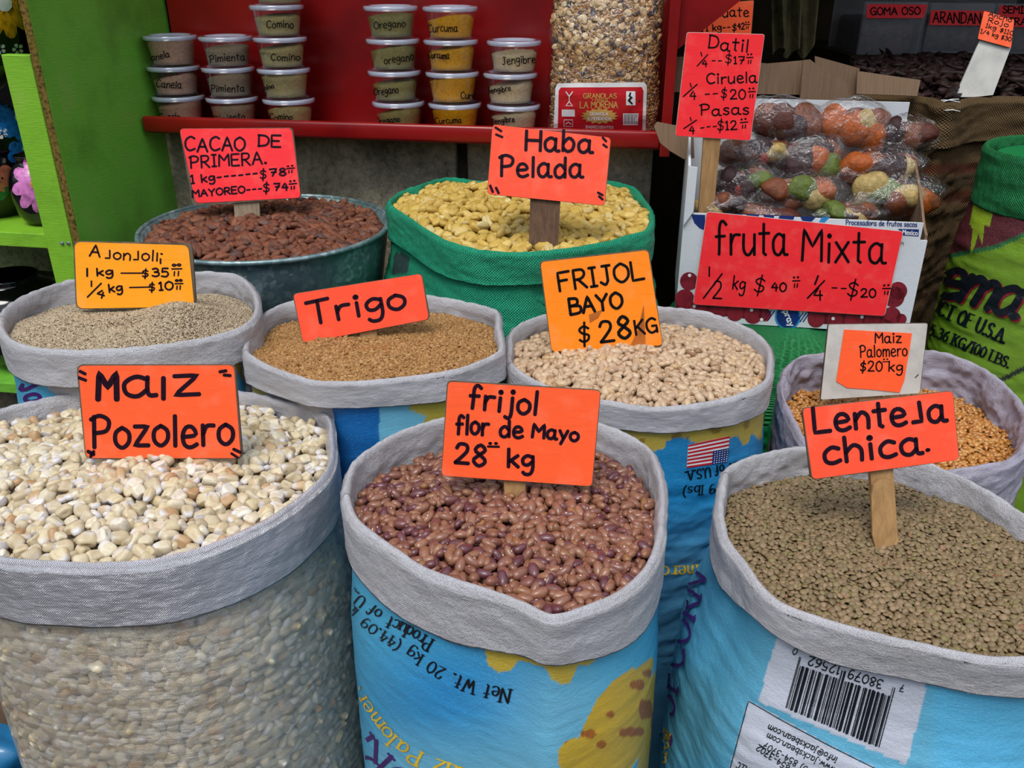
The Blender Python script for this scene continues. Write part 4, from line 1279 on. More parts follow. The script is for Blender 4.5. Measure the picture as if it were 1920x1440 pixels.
struct(mk('wall_side', *sbox(-1.4, -0.035, 0.105, 0.113, zs0, 1.95), MAT['gloss_black'], smooth=False))

# ------------------------------------------------------------------ black lacquered pots with painted flowers
def petals(c, n, r0, r1, wid, rot=0.0, squash=1.0):
    out = []
    for k in range(n):
        a = rot + k * 2 * math.pi / n
        d = np.array([math.cos(a), math.sin(a) * squash]); e = np.array([-math.sin(a), math.cos(a) * squash])
        t = np.linspace(0, math.pi, 9)
        L = np.array([(r0 + (r1 - r0) * s, wid * w) for s, w in ((0, .25), (.3, .75), (.6, 1), (.85, .8), (.97, .35))])
        pts = [np.array(c) + d * l + e * w for l, w in L] + [np.array(c) + d * r1] + [np.array(c) + d * l - e * w for l, w in L[::-1]]
        out.append(np.array(pts))
    return out
def disc(c, r, n=18):
    a = np.arange(n) * 2 * math.pi / n
    return np.array(c) + r * np.stack([np.cos(a), np.sin(a)], 1)

def patches(parent, name, polys, M, mat, step=6, lift=0.0007):
    ps = [patch_vf(p, M, step, lift) for p in polys]
    ps = [p for p in ps if len(p[1])]
    if not ps: return None
    V, F = join(ps)
    return mk(name, V, F, mat, parent, smooth=False)

MAT['petal_yellow'] = plain('yellow_petal_paint', rgb(214, 148, 22), 0.3, 0.5, var=0.35, scale=60, bump=0.0)
MAT['petal_blue'] = plain('blue_petal_paint', rgb(20, 104, 178), 0.3, 0.5, var=0.35, scale=60, bump=0.0)
MAT['petal_pink'] = plain('pink_petal_paint', rgb(206, 120, 186), 0.3, 0.5, var=0.3, scale=60, bump=0.0)
MAT['petal_coral'] = plain('coral_petal_paint', rgb(214, 122, 92), 0.3, 0.5, var=0.25, scale=60, bump=0.0)
MAT['leaf_green'] = plain('leaf_paint', rgb(30, 122, 66), 0.3, 0.5, var=0.3, scale=60, bump=0.0)

vp = [(0.0, 0.0), (0.055, 0.0), (0.075, 0.02), (0.105, 0.08), (0.118, 0.14), (0.112, 0.20), (0.085, 0.245), (0.060, 0.262), (0.056, 0.275), (0.066, 0.285), (0.105, 0.31), (0.150, 0.36), (0.162, 0.42), (0.150, 0.49), (0.12, 0.53), (0.09, 0.55), (0.08, 0.545)]
vs = spline(np.array(vp), 60)
c1 = S(-0.345, t_f + 0.17, zs0)
pot = thing('lacquered_pot', 'tall black lacquered pot painted with yellow and blue flowers on the green shelf', 'pot', c1)
pb = mk('pot_body', *lathe_vf(vs, c1, 64), MAT['gloss_black'], pot)
Mv = bvh_map(world_bvh(pb))
fl = patches(pot, 'yellow_flower', petals((8, 8), 11, 14, 66, 13, 0.2), Mv, MAT['petal_yellow'])
if fl: patches(pot, 'flower_centre', [disc((8, 8), 14)], Mv, MAT['print_white'], lift=0.0012)
fl = patches(pot, 'blue_flower_print', petals((38, 219), 6, 8, 48, 19, 0.3), Mv, MAT['petal_blue'])
patches(pot, 'flower_centre', [disc((38, 219), 11)], Mv, MAT['print_white'], lift=0.0012)
patches(pot, 'blue_flower_print', petals((38, 286), 5, 2, 26, 11, 0.1), Mv, MAT['petal_blue'])
patches(pot, 'coral_flower', petals((4, 334), 5, 2, 26, 12, 0.1), Mv, MAT['petal_coral'])
patches(pot, 'leaf', [np.array([(-10, 372), (6, 352), (28, 342), (20, 360), (4, 376)])], Mv, MAT['leaf_green'])
for cx, cy in ((33, 92), (64, 84), (52, 278), (0, 92), (4, 250)):
    patches(pot, 'white_blossom', petals((cx, cy), 5, 3, 11, 3.6, 0.5), Mv, MAT['print_white'])
c2 = S(-0.172, t_f + 0.115, zs0)
pot2 = thing('lacquered_pot', 'smaller black pot with a pink daisy, half hidden by the lime green post', 'pot', c2)
v2 = spline(np.array([(0, 0), (0.035, 0.0), (0.056, 0.025), (0.066, 0.075), (0.058, 0.12), (0.036, 0.145), (0.042, 0.16), (0.038, 0.16)]), 40)
pb2 = mk('pot_body', *lathe_vf(v2, c2, 48), MAT['gloss_black'], pot2)
Mv2 = bvh_map(world_bvh(pb2))
patches(pot2, 'pink_flower', petals((68, 344), 9, 8, 46, 11, 0.1, 1.2), Mv2, MAT['petal_pink'])
patches(pot2, 'flower_centre', [disc((67, 344), 10)], Mv2, MAT['petal_yellow'], lift=0.0012)
c3 = S(-0.36, t_f + 0.16, 0.49)
v3 = spline(np.array([(0, 0), (0.06, 0.0), (0.11, 0.05), (0.13, 0.12), (0.11, 0.19), (0.07, 0.22), (0.075, 0.235), (0.068, 0.235)]), 40)
tag(mk('lacquered_pot', *lathe_vf(v3, c3, 48), MAT['gloss_black']), 'plain black glossy pot on the lower green shelf behind the sesame sack', 'pot')

# ------------------------------------------------------------------ zinc basin of cacao
ZG = CZ - 0.524
cb = at_z((364, 489), ZG); 
CG = np.array([-0.536, 1.874]); RG = 0.266
b = thing('zinc_basin', 'wide galvanised metal basin with rolled rim, full of cacao beans', 'basin', (CG[0], CG[1], ZG - 0.24))
prof = [(RG - 0.045, -0.24), (RG - 0.04, -0.238), (RG - 0.006, -0.03), (RG - 0.004, -0.012), (RG, -0.010)]
mk('basin_wall', *lathe_vf([(0.001, -0.24)] + prof + [(RG - 0.004, -0.004), (RG - 0.010, -0.004), (RG - 0.046, -0.232), (0.001, -0.232)], (CG[0], CG[1], ZG), 96), MAT['zinc'], b)
t = np.arange(97) * 2 * math.pi / 96
V = np.stack([CG[0] + (RG) * np.cos(t), CG[1] + RG * np.sin(t), np.full(97, ZG - 0.004)], 1)
mk('rolled_rim', *tube_vf(V, 0.0055, 10), MAT['zinc'], b)
hp = at_z((268, 452), ZG - 0.02)[0]
a0 = math.atan2(hp[1] - CG[1], hp[0] - CG[0])
hd = np.array([math.cos(a0), math.sin(a0), 0]); he = np.array([-math.sin(a0), math.cos(a0), 0])
hc = np.array([CG[0], CG[1], ZG - 0.03]) + hd * (RG - 0.002)
mk('handle', *tube_vf([hc - he * 0.04, hc - he * 0.035 + hd * 0.012, hc + hd * 0.016, hc + he * 0.035 + hd * 0.012, hc + he * 0.04], 0.004, 8), MAT['zinc'], b)
tag(mk('wooden_crate', *box_vf((CG[0] + 0.02, CG[1] + 0.03, (ZG - 0.24) / 2), (0.46, 0.42, ZG - 0.24), YAW), MAT['wood_grey'], smooth=False), 'weathered wooden crate standing under the zinc basin', 'crate')
tag(mk('wooden_crate', *box_vf((sH['cen'][0], sH['cen'][1], 0.18), (0.44, 0.42, 0.36), YAW), MAT['wood_grey'], smooth=False), 'weathered wooden crate standing under the emerald green fava sack', 'crate')

# ------------------------------------------------------------------ spice cups
CUP = lathe_vf([(0.0001, 0.001), (0.0455, 0.001), (0.0475, 0.000), (0.049, 0.002), (0.0585, 0.060), (0.0602, 0.061), (0.0602, 0.0625), (0.0578, 0.0625), (0.0480, 0.004), (0.0001, 0.003)], (0, 0, 0), 40)
LID = lathe_vf([(0.0001, 0.0655), (0.049, 0.0655), (0.0500, 0.0685), (0.0550, 0.0700), (0.0615, 0.0700), (0.0640, 0.0680), (0.0645, 0.0600), (0.0625, 0.0590), (0.0610, 0.0600), (0.0610, 0.0645), (0.0001, 0.0640)], (0, 0, 0), 48)
SP = {'canela': (206, 164, 138), 'pimienta': (166, 146, 118), 'comino': (184, 168, 112), 'oregano': (158, 150, 90), 'curcuma': (236, 168, 14), 'jengibre': (222, 200, 160)}
for k, c in SP.items():
    MAT['sp_' + k] = plain(k + '_powder', rgb(*c), 0.95, 0.1, var=0.12, scale=160, bump=0.0012, bscale=500)
CUPS = [('canela', 336, 190, 0), ('canela', 326, 131, 1), ('canela', 319, 71, 2), ('pimienta', 436, 191, 0), ('pimienta', 428, 131, 1), ('pimienta', 423, 72, 2),
        ('comino', 542, 193, 0), ('comino', 532, 132, 1), ('comino', 525, 72, 2), ('comino', 518, 12, 3), ('comino', 520, -46, 4),
        ('oregano', 747, 195, 0), ('oregano', 739, 134, 1), ('oregano', 736, 74, 2), ('oregano', 732, 14, 3),
        ('curcuma', 853, 197, 0), ('curcuma', 848, 136, 1), ('curcuma', 845, 75, 2), ('curcuma', 844, 14, 3),
        ('jengibre', 963, 200, 0), ('jengibre', 957, 142, 1), ('jengibre', 964, 80, 2)]
TXT = {('canela', 2): ('Canela', 276, 114, 318, 107, 12), ('canela', 1): ('Canela', 293, 163, 340, 166, 14), ('canela', 0): ('Canela', 300, 226, 338, 224, 12),
       ('pimienta', 2): ('Pimienta', 394, 117, 459, 112, 14), ('pimienta', 1): ('Pimienta', 396, 172, 458, 172, 13), ('pimienta', 0): ('Pimienta', 402, 228, 460, 224, 12),
       ('comino', 3): ('Comino', 500, 52, 550, 52, 14), ('comino', 2): ('Comino', 508, 112, 562, 114, 13), ('comino', 1): ('Comino', 482, 172, 514, 165, 9), ('comino', 0): ('Comino', 506, 224, 548, 224, 10),
       ('oregano', 3): ('Oregano', 702, 54, 760, 50, 14), ('oregano', 2): ('oregano', 721, 120, 776, 112, 14), ('oregano', 1): ('Oregano', 702, 177, 747, 175, 13), ('oregano', 0): ('Oregano', 706, 233, 750, 228, 11),
       ('curcuma', 3): ('Curcuma', 803, 60, 858, 59, 15), ('curcuma', 2): ('Curcuma', 803, 108, 842, 110, 12), ('curcuma', 1): ('Curcuma', 864, 184, 915, 186, 14), ('curcuma', 0): ('Curcuma', 816, 232, 865, 230, 11),
       ('jengibre', 2): ('Jengibre', 942, 121, 1004, 117, 15), ('jengibre', 1): ('Jengibre', 915, 175, 958, 170, 10), ('jengibre', 0): ('Jengibre', 922, 232, 965, 228, 10)}
EN = {'canela': 'cinnamon', 'pimienta': 'pepper', 'comino': 'cumin', 'oregano': 'oregano', 'curcuma': 'orange turmeric', 'jengibre': 'ginger'}
POSW = {3: ['bottom cup', 'middle cup', 'top cup'], 4: ['bottom cup', 'second cup from the bottom', 'third cup from the bottom', 'top cup'],
        5: ['bottom cup', 'second cup from the bottom', 'third cup from the bottom', 'fourth cup from the bottom', 'topmost cup']}
ncup = {k: sum(1 for c in CUPS if c[0] == k) for k in SP}
rg = random.Random(5)
base_xy = {}
for k, px_, py_, lv in CUPS:
    c = wall_point((px_, py_), 0.082)[0]
    c[2] = 1.0702 + lv * 0.0702
    fillh = rg.uniform(0.036, 0.050)
    r = thing('spice_cup', 'clear cup of %s powder, %s of its stack' % (EN[k], POSW[ncup[k]][lv]), 'cup', c, 'spice cups stacked on the red shelf')
    cup = mk('cup_body', CUP[0] + c, CUP[1], MAT['cup'], r)
    mk('lid', LID[0] + c, LID[1], MAT['lid'], r)
    a = rg.uniform(-1.2, 0.6); sl = rg.uniform(0.04, 0.22)
    rr = np.linspace(0, 1, 9); V = []
    prof = [(0.0001, 0.0045), (0.0460, 0.0045)] + [(0.0466 + (0.0566 - 0.0466) * z / 0.058, 0.0045 + z) for z in np.linspace(0, 1, 6) * (fillh)]
    top = [(prof[-1][0] * s, None) for s in (0.9, 0.7, 0.45, 0.2, 0.002)]
    seg = 40; th = np.arange(seg) * 2 * math.pi / seg
    rows = []
    wv = Waves(rg.randrange(9999), 2, 0.01, 0.03, 10)
    for (rad, z) in prof + top:
        x, y = rad * np.cos(th), rad * np.sin(th)
        zt_ = fillh + 0.0045 + sl * (x * math.cos(a) + y * math.sin(a)) + 0.0016 * wv(np.stack([x, y], 1)) + (0.006 * (1 - (rad / 0.056) ** 2) if z is None else 0)
        rows.append(np.stack([x, y, zt_ if z is None else np.minimum(np.full(seg, z), zt_)], 1))
    mk('%s_powder' % k, np.concatenate(rows) + c, grid_faces(len(rows), seg, True), MAT['sp_' + k], r)
    if (k, lv) in TXT:
        s, x0, y0, x1, y1, h = TXT[(k, lv)]
        M = bvh_map(world_bvh(cup))
        marks(cup, 'lettering', text_strokes(s, x0, y0, x1, y1, h, 1.7, jit=0.05, seed=lv), M, MAT['pen'], 0.0006)

# ------------------------------------------------------------------ granola bag
gc_ = wall_point([(1130, 240)], 0.085)[0]; gc_[2] = 1.0705
gw, gh, gt = 0.128, 0.36, 0.036
def pillow(nu=60, nv=80, grow=0.0, seed=3, rough=0.0):
    u = np.arange(nu) * 2 * math.pi / nu
    V = []
    wv = Waves(seed, 3, 0.03, 0.12, 24); 
    for j in range(nv + 1):
        f = j / nv
        k = min(1.0, (math.sin(math.pi * min(f / 0.35, 1.0) / 2)) ** 0.6 + 0.05, (1.03 - f) ** 0.5 * 1.5)
        w = gw * (1 - 0.05 * math.sin(3 * f)) * (0.93 + 0.07 * min(1, f / 0.15)) + grow
        tt = (gt + 0.012 * (1 - f)) * k + grow
        su, cu = np.sin(u), np.cos(u)
        x = np.sign(cu) * np.abs(cu) ** 0.75 * w; y = -np.sign(su) * np.abs(su) ** 0.8 * tt
        V.append(np.stack([x, y, np.full(nu, 0.002 + f * gh)], 1))
    V = np.array(V)
    if rough: V[:, :, :2] *= (1 + rough * wv(V.reshape(-1, 3)).reshape(V.shape[:2]))[:, :, None]
    Rz = np.array([[U2[0], N2[0], 0], [U2[1], N2[1], 0], [0, 0, 1]])
    return V.reshape(-1, 3) @ Rz.T + gc_, grid_faces(nv + 1, nu, True), Rz
gb = thing('granola_bag', 'clear bag of granola with a red and gold label, standing on the red shelf', 'bag', gc_)
V, F, Rg = pillow(rough=0.03)
MAT['granola'] = plain('granola_mass', rgb(122, 82, 44), 0.8, 0.2, var=0.35, scale=90, bump=0.003, bscale=200)
core = mk('granola', V, F, MAT['granola'], gb)
MAT['g_oat'] = grain_mat('granola_flakes', [(0, k_(162, 112, 62)), (0.3, k_(186, 138, 84)), (0.52, k_(142, 94, 50)), (0.72, k_(204, 164, 108)), (0.84, k_(214, 186, 140)), (0.90, k_(60, 44, 48)), (1, k_(44, 34, 42))], 0.5, 0.35, (0.3, k_(120, 78, 40), 2))
rr = np.random.default_rng(8)
KIND['flake'] = (0.0052, 0.0034, 0.0013, 1); KIND['nut'] = (0.0085, 0.0062, 0.0022, 2)
bg = world_bvh(core)
def on_bag(n, kind, cond, dz):
    pts = []
    Q = np.column_stack([rr.uniform(1030, 1238, n), rr.uniform(-20, 245, n)])
    Q = Q[cond(Q)]
    P3, N3 = bvh_map(bg)(Q)
    ok = ~np.isnan(P3[:, 0])
    P3, N3 = P3[ok] + N3[ok] * dz, N3[ok]
    m = len(P3)
    Rm = np.empty((m, 3, 3))
    a = rr.normal(size=(m, 3)); nn = N3 + rr.normal(size=(m, 3)) * 0.25; nn /= np.linalg.norm(nn, axis=1)[:, None]
    e = np.cross(nn, a); e /= np.linalg.norm(e, axis=1)[:, None]
    Rm[:, :, 2] = nn; Rm[:, :, 0] = e; Rm[:, :, 1] = np.cross(nn, e)
    pose = np.zeros((m, 8)); pose[:, :3] = P3; pose[:, 7] = rr.uniform(0.7, 1.2, m)
    return pose, Rm
nutty = lambda Q: fld(Q * [3, 3]) + (150 - Q[:, 1]) / 140 > 0.25
p1, r1 = on_bag(9000, 'flake', lambda Q: Q[:, 0] > 0, 0.0005)
V, F, G, Qr = merged('flake', p1, r1, rr, 3, 1)
tag(mk('oat_flakes', V, F, MAT['g_oat'], gb, attrs={'gc': G, 'rnd': Qr}), kind='stuff')
MAT['g_nut'] = grain_mat('nuts_and_raisins', [(0, k_(212, 180, 132)), (0.35, k_(196, 156, 104)), (0.6, k_(226, 204, 160)), (0.78, k_(150, 100, 56)), (0.82, k_(58, 40, 46)), (1, k_(40, 30, 40))], 0.4, 0.4, (0.3, k_(150, 108, 64), 2))
p2, r2 = on_bag(520, 'nut', nutty, 0.0022)
V, F, G, Qr = merged('nut', p2, r2, rr, 5, 2)
tag(mk('nuts', V, F, MAT['g_nut'], gb, attrs={'gc': G, 'rnd': Qr}), kind='stuff')
V, F, _ = pillow(90, 120, 0.0065, 5, 0.05)
wq = Waves(91, 3, 0.02, 0.06, 30, (1, 1, .7))
V = V + 0.0040 * (np.abs(wq(V)) - 0.3)[:, None] * ((V - gc_) * [1, 1, 0] / 0.1)
film = mk('clear_film', V, F, MAT['cello'], gb, smooth=True)
Vt, Ft = pillow(4, 4)[:2]
Mg = bvh_map(world_bvh(film))
patches(gb, 'label', [np.array([(1046, 156), (1208, 154), (1213, 162), (1210, 247), (1038, 246), (1042, 164)])], Mg, MAT['print_white'], 8, 0.0008)
lab = patches(gb, 'red_label_field', [np.array([(1052, 164), (1203, 163), (1206, 170), (1204, 246), (1046, 245), (1048, 170)])], Mg, MAT['print_red'], 8, 0.0013)
def star(c, n, r0, r1, sy):
    a = np.arange(2 * n) * math.pi / n; r_ = np.where(np.arange(2 * n) % 2, r0, r1)
    return np.array(c) + np.stack([r_ * np.cos(a), r_ * np.sin(a) * sy], 1)
patches(lab, 'gold_burst', [star((1124, 217), 16, 28, 36, 0.42)], Mg, MAT['print_gold'], 8, 0.0017)
patches(lab, 'white_prints', [np.array([(1168, 212), (1197, 212), (1196, 234), (1168, 234)]), np.array([(1174, 171), (1191, 171), (1191, 197), (1174, 197)]), np.array([(1054, 205), (1078, 205), (1078, 218), (1054, 218)])], Mg, MAT['print_white'], 8, 0.0017)
ts = []
ts += text_strokes('GRANOLAS', 1094, 184, 1156, 184, 9, 1.5, seed=3)
ts += text_strokes('Y CEREALES', 1110, 188.5, 1140, 188.5, 3.2, 0.7)
ts += text_strokes('LA MORENA', 1088, 202, 1158, 202, 12, 1.9, seed=3)
marks(lab, 'gold_lettering', ts, Mg, MAT['print_gold'], 0.0018)
ts = text_strokes('GRANOLA', 1106, 216, 1140, 216, 6, 1.0) + text_strokes('ALMENDRADA', 1101, 224.5, 1146, 224.5, 6, 1.0) + text_strokes('INGREDIENTES', 1098, 239, 1150, 240, 4.5, 0.9)
ts += [(np.array([(1058, 224), (1074, 224), (1074, 236), (1058, 236), (1058, 224)], float), np.full(5, 1.2)), (np.array([(1061, 232), (1066, 228), (1071, 232)], float), np.full(3, 1.5)),
       (np.array([(1062, 172), (1068, 180), (1068, 190), (1062, 198), (1074, 198), (1068, 190)], float), np.full(6, 2.0)), (np.array([(1074, 172), (1068, 180)], float), np.full(2, 2.0))]
marks(lab, 'white_lettering', ts, Mg, MAT['print_white'], 0.0022)
ts = [(np.array([(x, 214.), (x, 231.)]), np.full(2, 0.9)) for x in (1171, 1173, 1176, 1178.5, 1181, 1184, 1186, 1189, 1192, 1194)]
ts += [(np.array([(1182, 174), (1180, 180), (1184, 182), (1179, 188), (1185, 194)], float), np.array([3, 4, 5, 5, 3.]))]
marks(lab, 'fine_print', ts, Mg, MAT['print_black'], 0.0022)
# gathered neck of the bag above
V, F = lathe_vf([(0.030, 0.0), (0.022, 0.03), (0.016, 0.06), (0.03, 0.10)], gc_ + np.array([0, 0, gh - 0.01]), 20)
mk('neck', V, F, MAT['cello'], gb)

# ------------------------------------------------------------------ lying green sack that carries the fruit box
def pillow_sack(c, s, rz, seed, amp=0.01, nu=90, nv=60, e=0.45):
    u = np.linspace(-math.pi, math.pi, nu, endpoint=False); v = np.linspace(-math.pi / 2 + 1e-3, math.pi / 2 - 1e-3, nv)
    sp = lambda t, e_: np.sign(t) * np.abs(t) ** e_
    X = sp(np.cos(v)[:, None], e) * sp(np.cos(u)[None], e) * s[0] / 2
    Y = sp(np.cos(v)[:, None], e) * sp(np.sin(u)[None], e) * s[1] / 2
    Z = sp(np.sin(v)[:, None], e) * np.ones_like(u)[None] * s[2] / 2
    P = np.stack([X, Y, Z], -1).reshape(-1, 3)
    w = Waves(seed, 3, 0.04, 0.25, 24, (1, 1, 3))(P)
    P *= (1 + amp * w / 0.15 * 0.5)[:, None]
    uv = np.stack(np.broadcast_arrays(u[None] * s[0] / 2.6, v[:, None] * s[2] / 1.8), -1).reshape(-1, 2)
    c_, s_ = math.cos(rz), math.sin(rz)
    P = P @ np.array([[c_, -s_, 0], [s_, c_, 0], [0, 0, 1]]).T + np.asarray(c)
    return P, grid_faces(nv, nu, True), uv
ZBX = 0.745
V, F, uv = pillow_sack((0.62, 1.80, ZBX - 0.205), (0.56, 0.46, 0.41), YAW, 5, 0.012)
V[:, 2] = np.minimum(V[:, 2], ZBX - 0.002)
tag(mk('stuffed_sack', V, F, MAT['sack_net'], uv=uv, attrs={'Col': fill(len(V), rgb(10, 122, 62))}), 'full green woven sack lying under the white fruit box', 'sack')
V, F, uv = pillow_sack((0.62, 1.81, 0.168), (0.56, 0.46, 0.336), YAW, 6, 0.012)
tag(mk('stuffed_sack', V, F, MAT['sack_net'], uv=uv, attrs={'Col': fill(len(V), rgb(10, 108, 58))}), 'dark green woven sack on the floor, lowest of the pair under the fruit box', 'sack')

# ------------------------------------------------------------------ fruit box
ZBT = 0.98
BL = at_z((1283, 399), ZBT)[0]; BR = at_z((1746, 419), ZBT)[0]
bu = BR - BL; BW = np.linalg.norm(bu); bu /= BW; bn = np.array([-bu[1], bu[0], 0]); BD = 0.31
byaw = math.atan2(bu[1], bu[0])
def B3(s, t, z): return BL * [1, 1, 0] + bu * s + bn * t + np.array([0, 0, z])
bx = thing('carton', 'white printed carton with cut-down front, full of bagged dried fruit', 'box', B3(BW / 2, BD / 2, ZBX))
th = 0.005
def side(pts2, s0, s1=None, along=None, mat=None, name='side_panel'):
    pass
front = mk('front_panel', *prism_vf([B3(0, 0, ZBX), B3(BW, 0, ZBX), B3(BW, 0, ZBT - 0.035), B3(BW - 0.014, 0, ZBT - 0.035), B3(BW - 0.014, 0, ZBT), B3(0, 0, ZBT)], bn * th), MAT['carton_white'], bx, smooth=False)
left = mk('side_panel', *prism_vf([B3(0, 0.0052, ZBX), B3(0, 0.0052, 1.075), B3(0, BD * 0.5, 1.10), B3(0, BD, 1.15), B3(0, BD, ZBX)], bu * th), MAT['carton_white'], bx, smooth=False)
mk('side_panel', *prism_vf([B3(BW - th, 0.0052, ZBX), B3(BW - th, BD, ZBX), B3(BW - th, BD, 1.12), B3(BW - th, BD * 0.4, 1.03), B3(BW - th, 0.03, 0.965), B3(BW - th, 0.0052, 0.955)], bu * th), MAT['carton'], bx, smooth=False)
mk('back_panel', *prism_vf([B3(0.0052, BD, ZBX), B3(BW - 0.0052, BD, ZBX), B3(BW - 0.0052, BD, 1.165), B3(0.0052, BD, 1.165)], bn * th), MAT['carton_white'], bx, smooth=False)
mk('bottom_panel', *prism_vf([B3(0.0052, 0.0052, ZBX), B3(BW - 0.0052, 0.0052, ZBX), B3(BW - 0.0052, BD - 0.0002, ZBX), B3(0.0052, BD - 0.0002, ZBX)], np.array([0, 0, th])), MAT['carton'], bx, smooth=False)
mk('corner_flap', *prism_vf([B3(0.0, -0.002, 0.955), B3(0.018, -0.002, 0.985), B3(0.018, -0.002, 1.074), B3(0.0, -0.002, 1.076)], -bn * 0.004), MAT['carton_white'], bx, smooth=False)
def flap(poly, Y, lean, name='flap', mat='carton', th_=0.005):
    n = np.array([0, -math.cos(lean), math.sin(lean)])
    P0 = at_y((np.mean([p[0] for p in poly]), max(p[1] for p in poly)), Y)[0]
    P = on_plane(poly, P0, n)
    return mk(name, *prism_vf(P, -n * th_), MAT[mat], bx, smooth=False)
yb = float(B3(BW / 2, BD, 0)[1])
flap([(1250, 108), (1280, 106), (1360, 112), (1440, 119), (1508, 113), (1512, 178), (1400, 176), (1252, 172)], yb + 0.06, 0.10)
flap([(1506, 113), (1520, 112), (1540, 128), (1560, 140), (1580, 148), (1590, 158), (1592, 170), (1598, 190), (1560, 190), (1500, 186)], yb + 0.035, 0.02)
flap([(1528, 105), (1612, 128), (1608, 150), (1602, 194), (1560, 190), (1530, 150)], yb + 0.10, 0.05)
flap([(1608, 133), (1726, 150), (1720, 180), (1606, 176)], yb + 0.075, 0.30)
flap([(1226, 236), (1232, 228), (1262, 234), (1300, 240), (1302, 296), (1282, 298), (1255, 282), (1238, 268)], float(BL[1]) + 0.16, 0.35)

Mf = plane_map(B3(0, -0.0002, 0), -bn)
def fpatch(name, polys, mat, lift=0.0004): return patches(front, name, [np.array(p, float) for p in polys], Mf, mat, 30, lift)
MAT['cranberry'] = plain('cranberry_print', rgb(128, 30, 44), 0.45, 0.4, var=0.2, scale=40)
MAT['cranberry_dark'] = plain('cranberry_shade_print', rgb(92, 18, 34), 0.45, 0.4, var=0.1)
MAT['sky_print'] = plain('cyan_print', rgb(40, 132, 196), 0.45, 0.4, var=0.1)
rr = np.random.default_rng(12)
fpatch('oval_emblem', [[(1296, 402), (1322, 403), (1322, 432), (1312, 428), (1302, 418)]], MAT['print_blue'])
fpatch('berry_shadow_print', [[(1266, 560), (1285, 545), (1300, 560), (1440, 566), (1440, 602), (1268, 582)], [(1512, 580), (1660, 580), (1690, 590), (1688, 614), (1520, 606)]], MAT['cranberry_dark'])
ber = [(1292, 527, 17), (1284, 560, 18), (1310, 578, 16), (1345, 582, 17), (1378, 586, 16), (1412, 590, 17), (1434, 590, 12), (1530, 598, 16), (1565, 600, 15), (1600, 602, 17), (1636, 602, 15), (1672, 592, 17), (1676, 556, 20), (1684, 545, 17), (1660, 612, 14), (1690, 598, 10)]
fpatch('berry_print', [disc((x, y), r) for x, y, r in ber], MAT['cranberry'], 0.0006)
fpatch('berry_highlight_print', [disc((x, y), 3.2, 10) for x, y in ((1293, 516), (1409, 581), (1428, 599), (1562, 597), (1616, 594), (1302, 574))], MAT['print_white'], 0.0009)
fpatch('oval_badge', [np.array((1477, 594)) + (disc((0, 0), 1.0, 28) * [24, 24])], MAT['sky_print'], 0.0006)
fpatch('oval_badge', [np.array((1477, 593)) + (disc((0, 0), 1.0, 28) * [21, 22])], MAT['print_blue'], 0.0008)
marks(front, 'badge_lettering', text_strokes('spray', 1466, 577, 1480, 612, 11, 2.4, seed=2), Mf, MAT['print_white'], 0.0011)
marks(front, 'stripes', [(np.array([(a, 583.), (a - 12, 600.)]), np.full(2, 2)) for a in (1452, 1446, 1440)] + [(np.array([(a, 586.), (a - 12, 603.)]), np.full(2, 2)) for a in (1512, 1506, 1518)], Mf, MAT['print_blue'], 0.0006)
fpatch('blue_wordmark', [[(1360, 399.5), (1372, 400), (1378, 407), (1370, 408)], [(1384, 400.5), (1392, 401), (1390, 408.5), (1382, 408)], [(1398, 401), (1424, 402), (1420, 410), (1402, 408)], [(1430, 402.5), (1452, 403.5), (1450, 412), (1436, 411)], [(1462, 404), (1490, 405), (1486, 415), (1472, 414), (1458, 412)], [(1500, 405.5), (1530, 407), (1520, 417), (1506, 416)]], MAT['print_blue'])
fpatch('cyan_swoosh', [[(1541, 406.5), (1556, 407), (1546, 417), (1536, 416)]], MAT['sky_print'])
marks(front, 'fine_lettering', text_strokes('Procesadora de frutos secos', 1586, 421, 1719, 425, 9, 1.4), Mf, MAT['print_blue'], 0.0006)
fpatch('blue_label', [[(1684, 429), (1723, 430), (1722, 443), (1692, 441)]], MAT['print_blue'], 0.0005)
marks(front, 'white_lettering', text_strokes('Mexico', 1692, 439, 1720, 441, 8.5, 1.5), Mf, MAT['print_white'], 0.0008)
marks(front, 'green_letter', text_strokes('n', 1689, 459, 1694, 459, 8, 1.2), Mf, MAT['leaf_green'], 0.0008)
Ml = bvh_map(world_bvh(left))
pl = lambda name, polys, mat, lift=0.0004: patches(left, name, [np.array(p, float) for p in polys], Ml, mat, 40, lift)
pl('oval_emblem', [np.array((1250, 334)) + disc((0, 0), 1, 28) * [10, 66]], MAT['sky_print'])
pl('oval_emblem', [np.array((1250, 330)) + disc((0, 0), 1, 28) * [8.5, 56]], MAT['print_blue'], 0.0006)
marks(left, 'script_lettering', [(np.array([(1247, 360), (1249, 320), (1251, 356), (1253, 322), (1255, 358), (1256, 340)], float), np.full(6, 1.5))], Ml, MAT['print_white'], 0.0009)
pl('berry_print', [[(1236, 470), (1244, 440), (1250, 470), (1256, 500), (1262, 540), (1268, 545), (1268, 600), (1240, 600)]], MAT['cranberry_dark'])

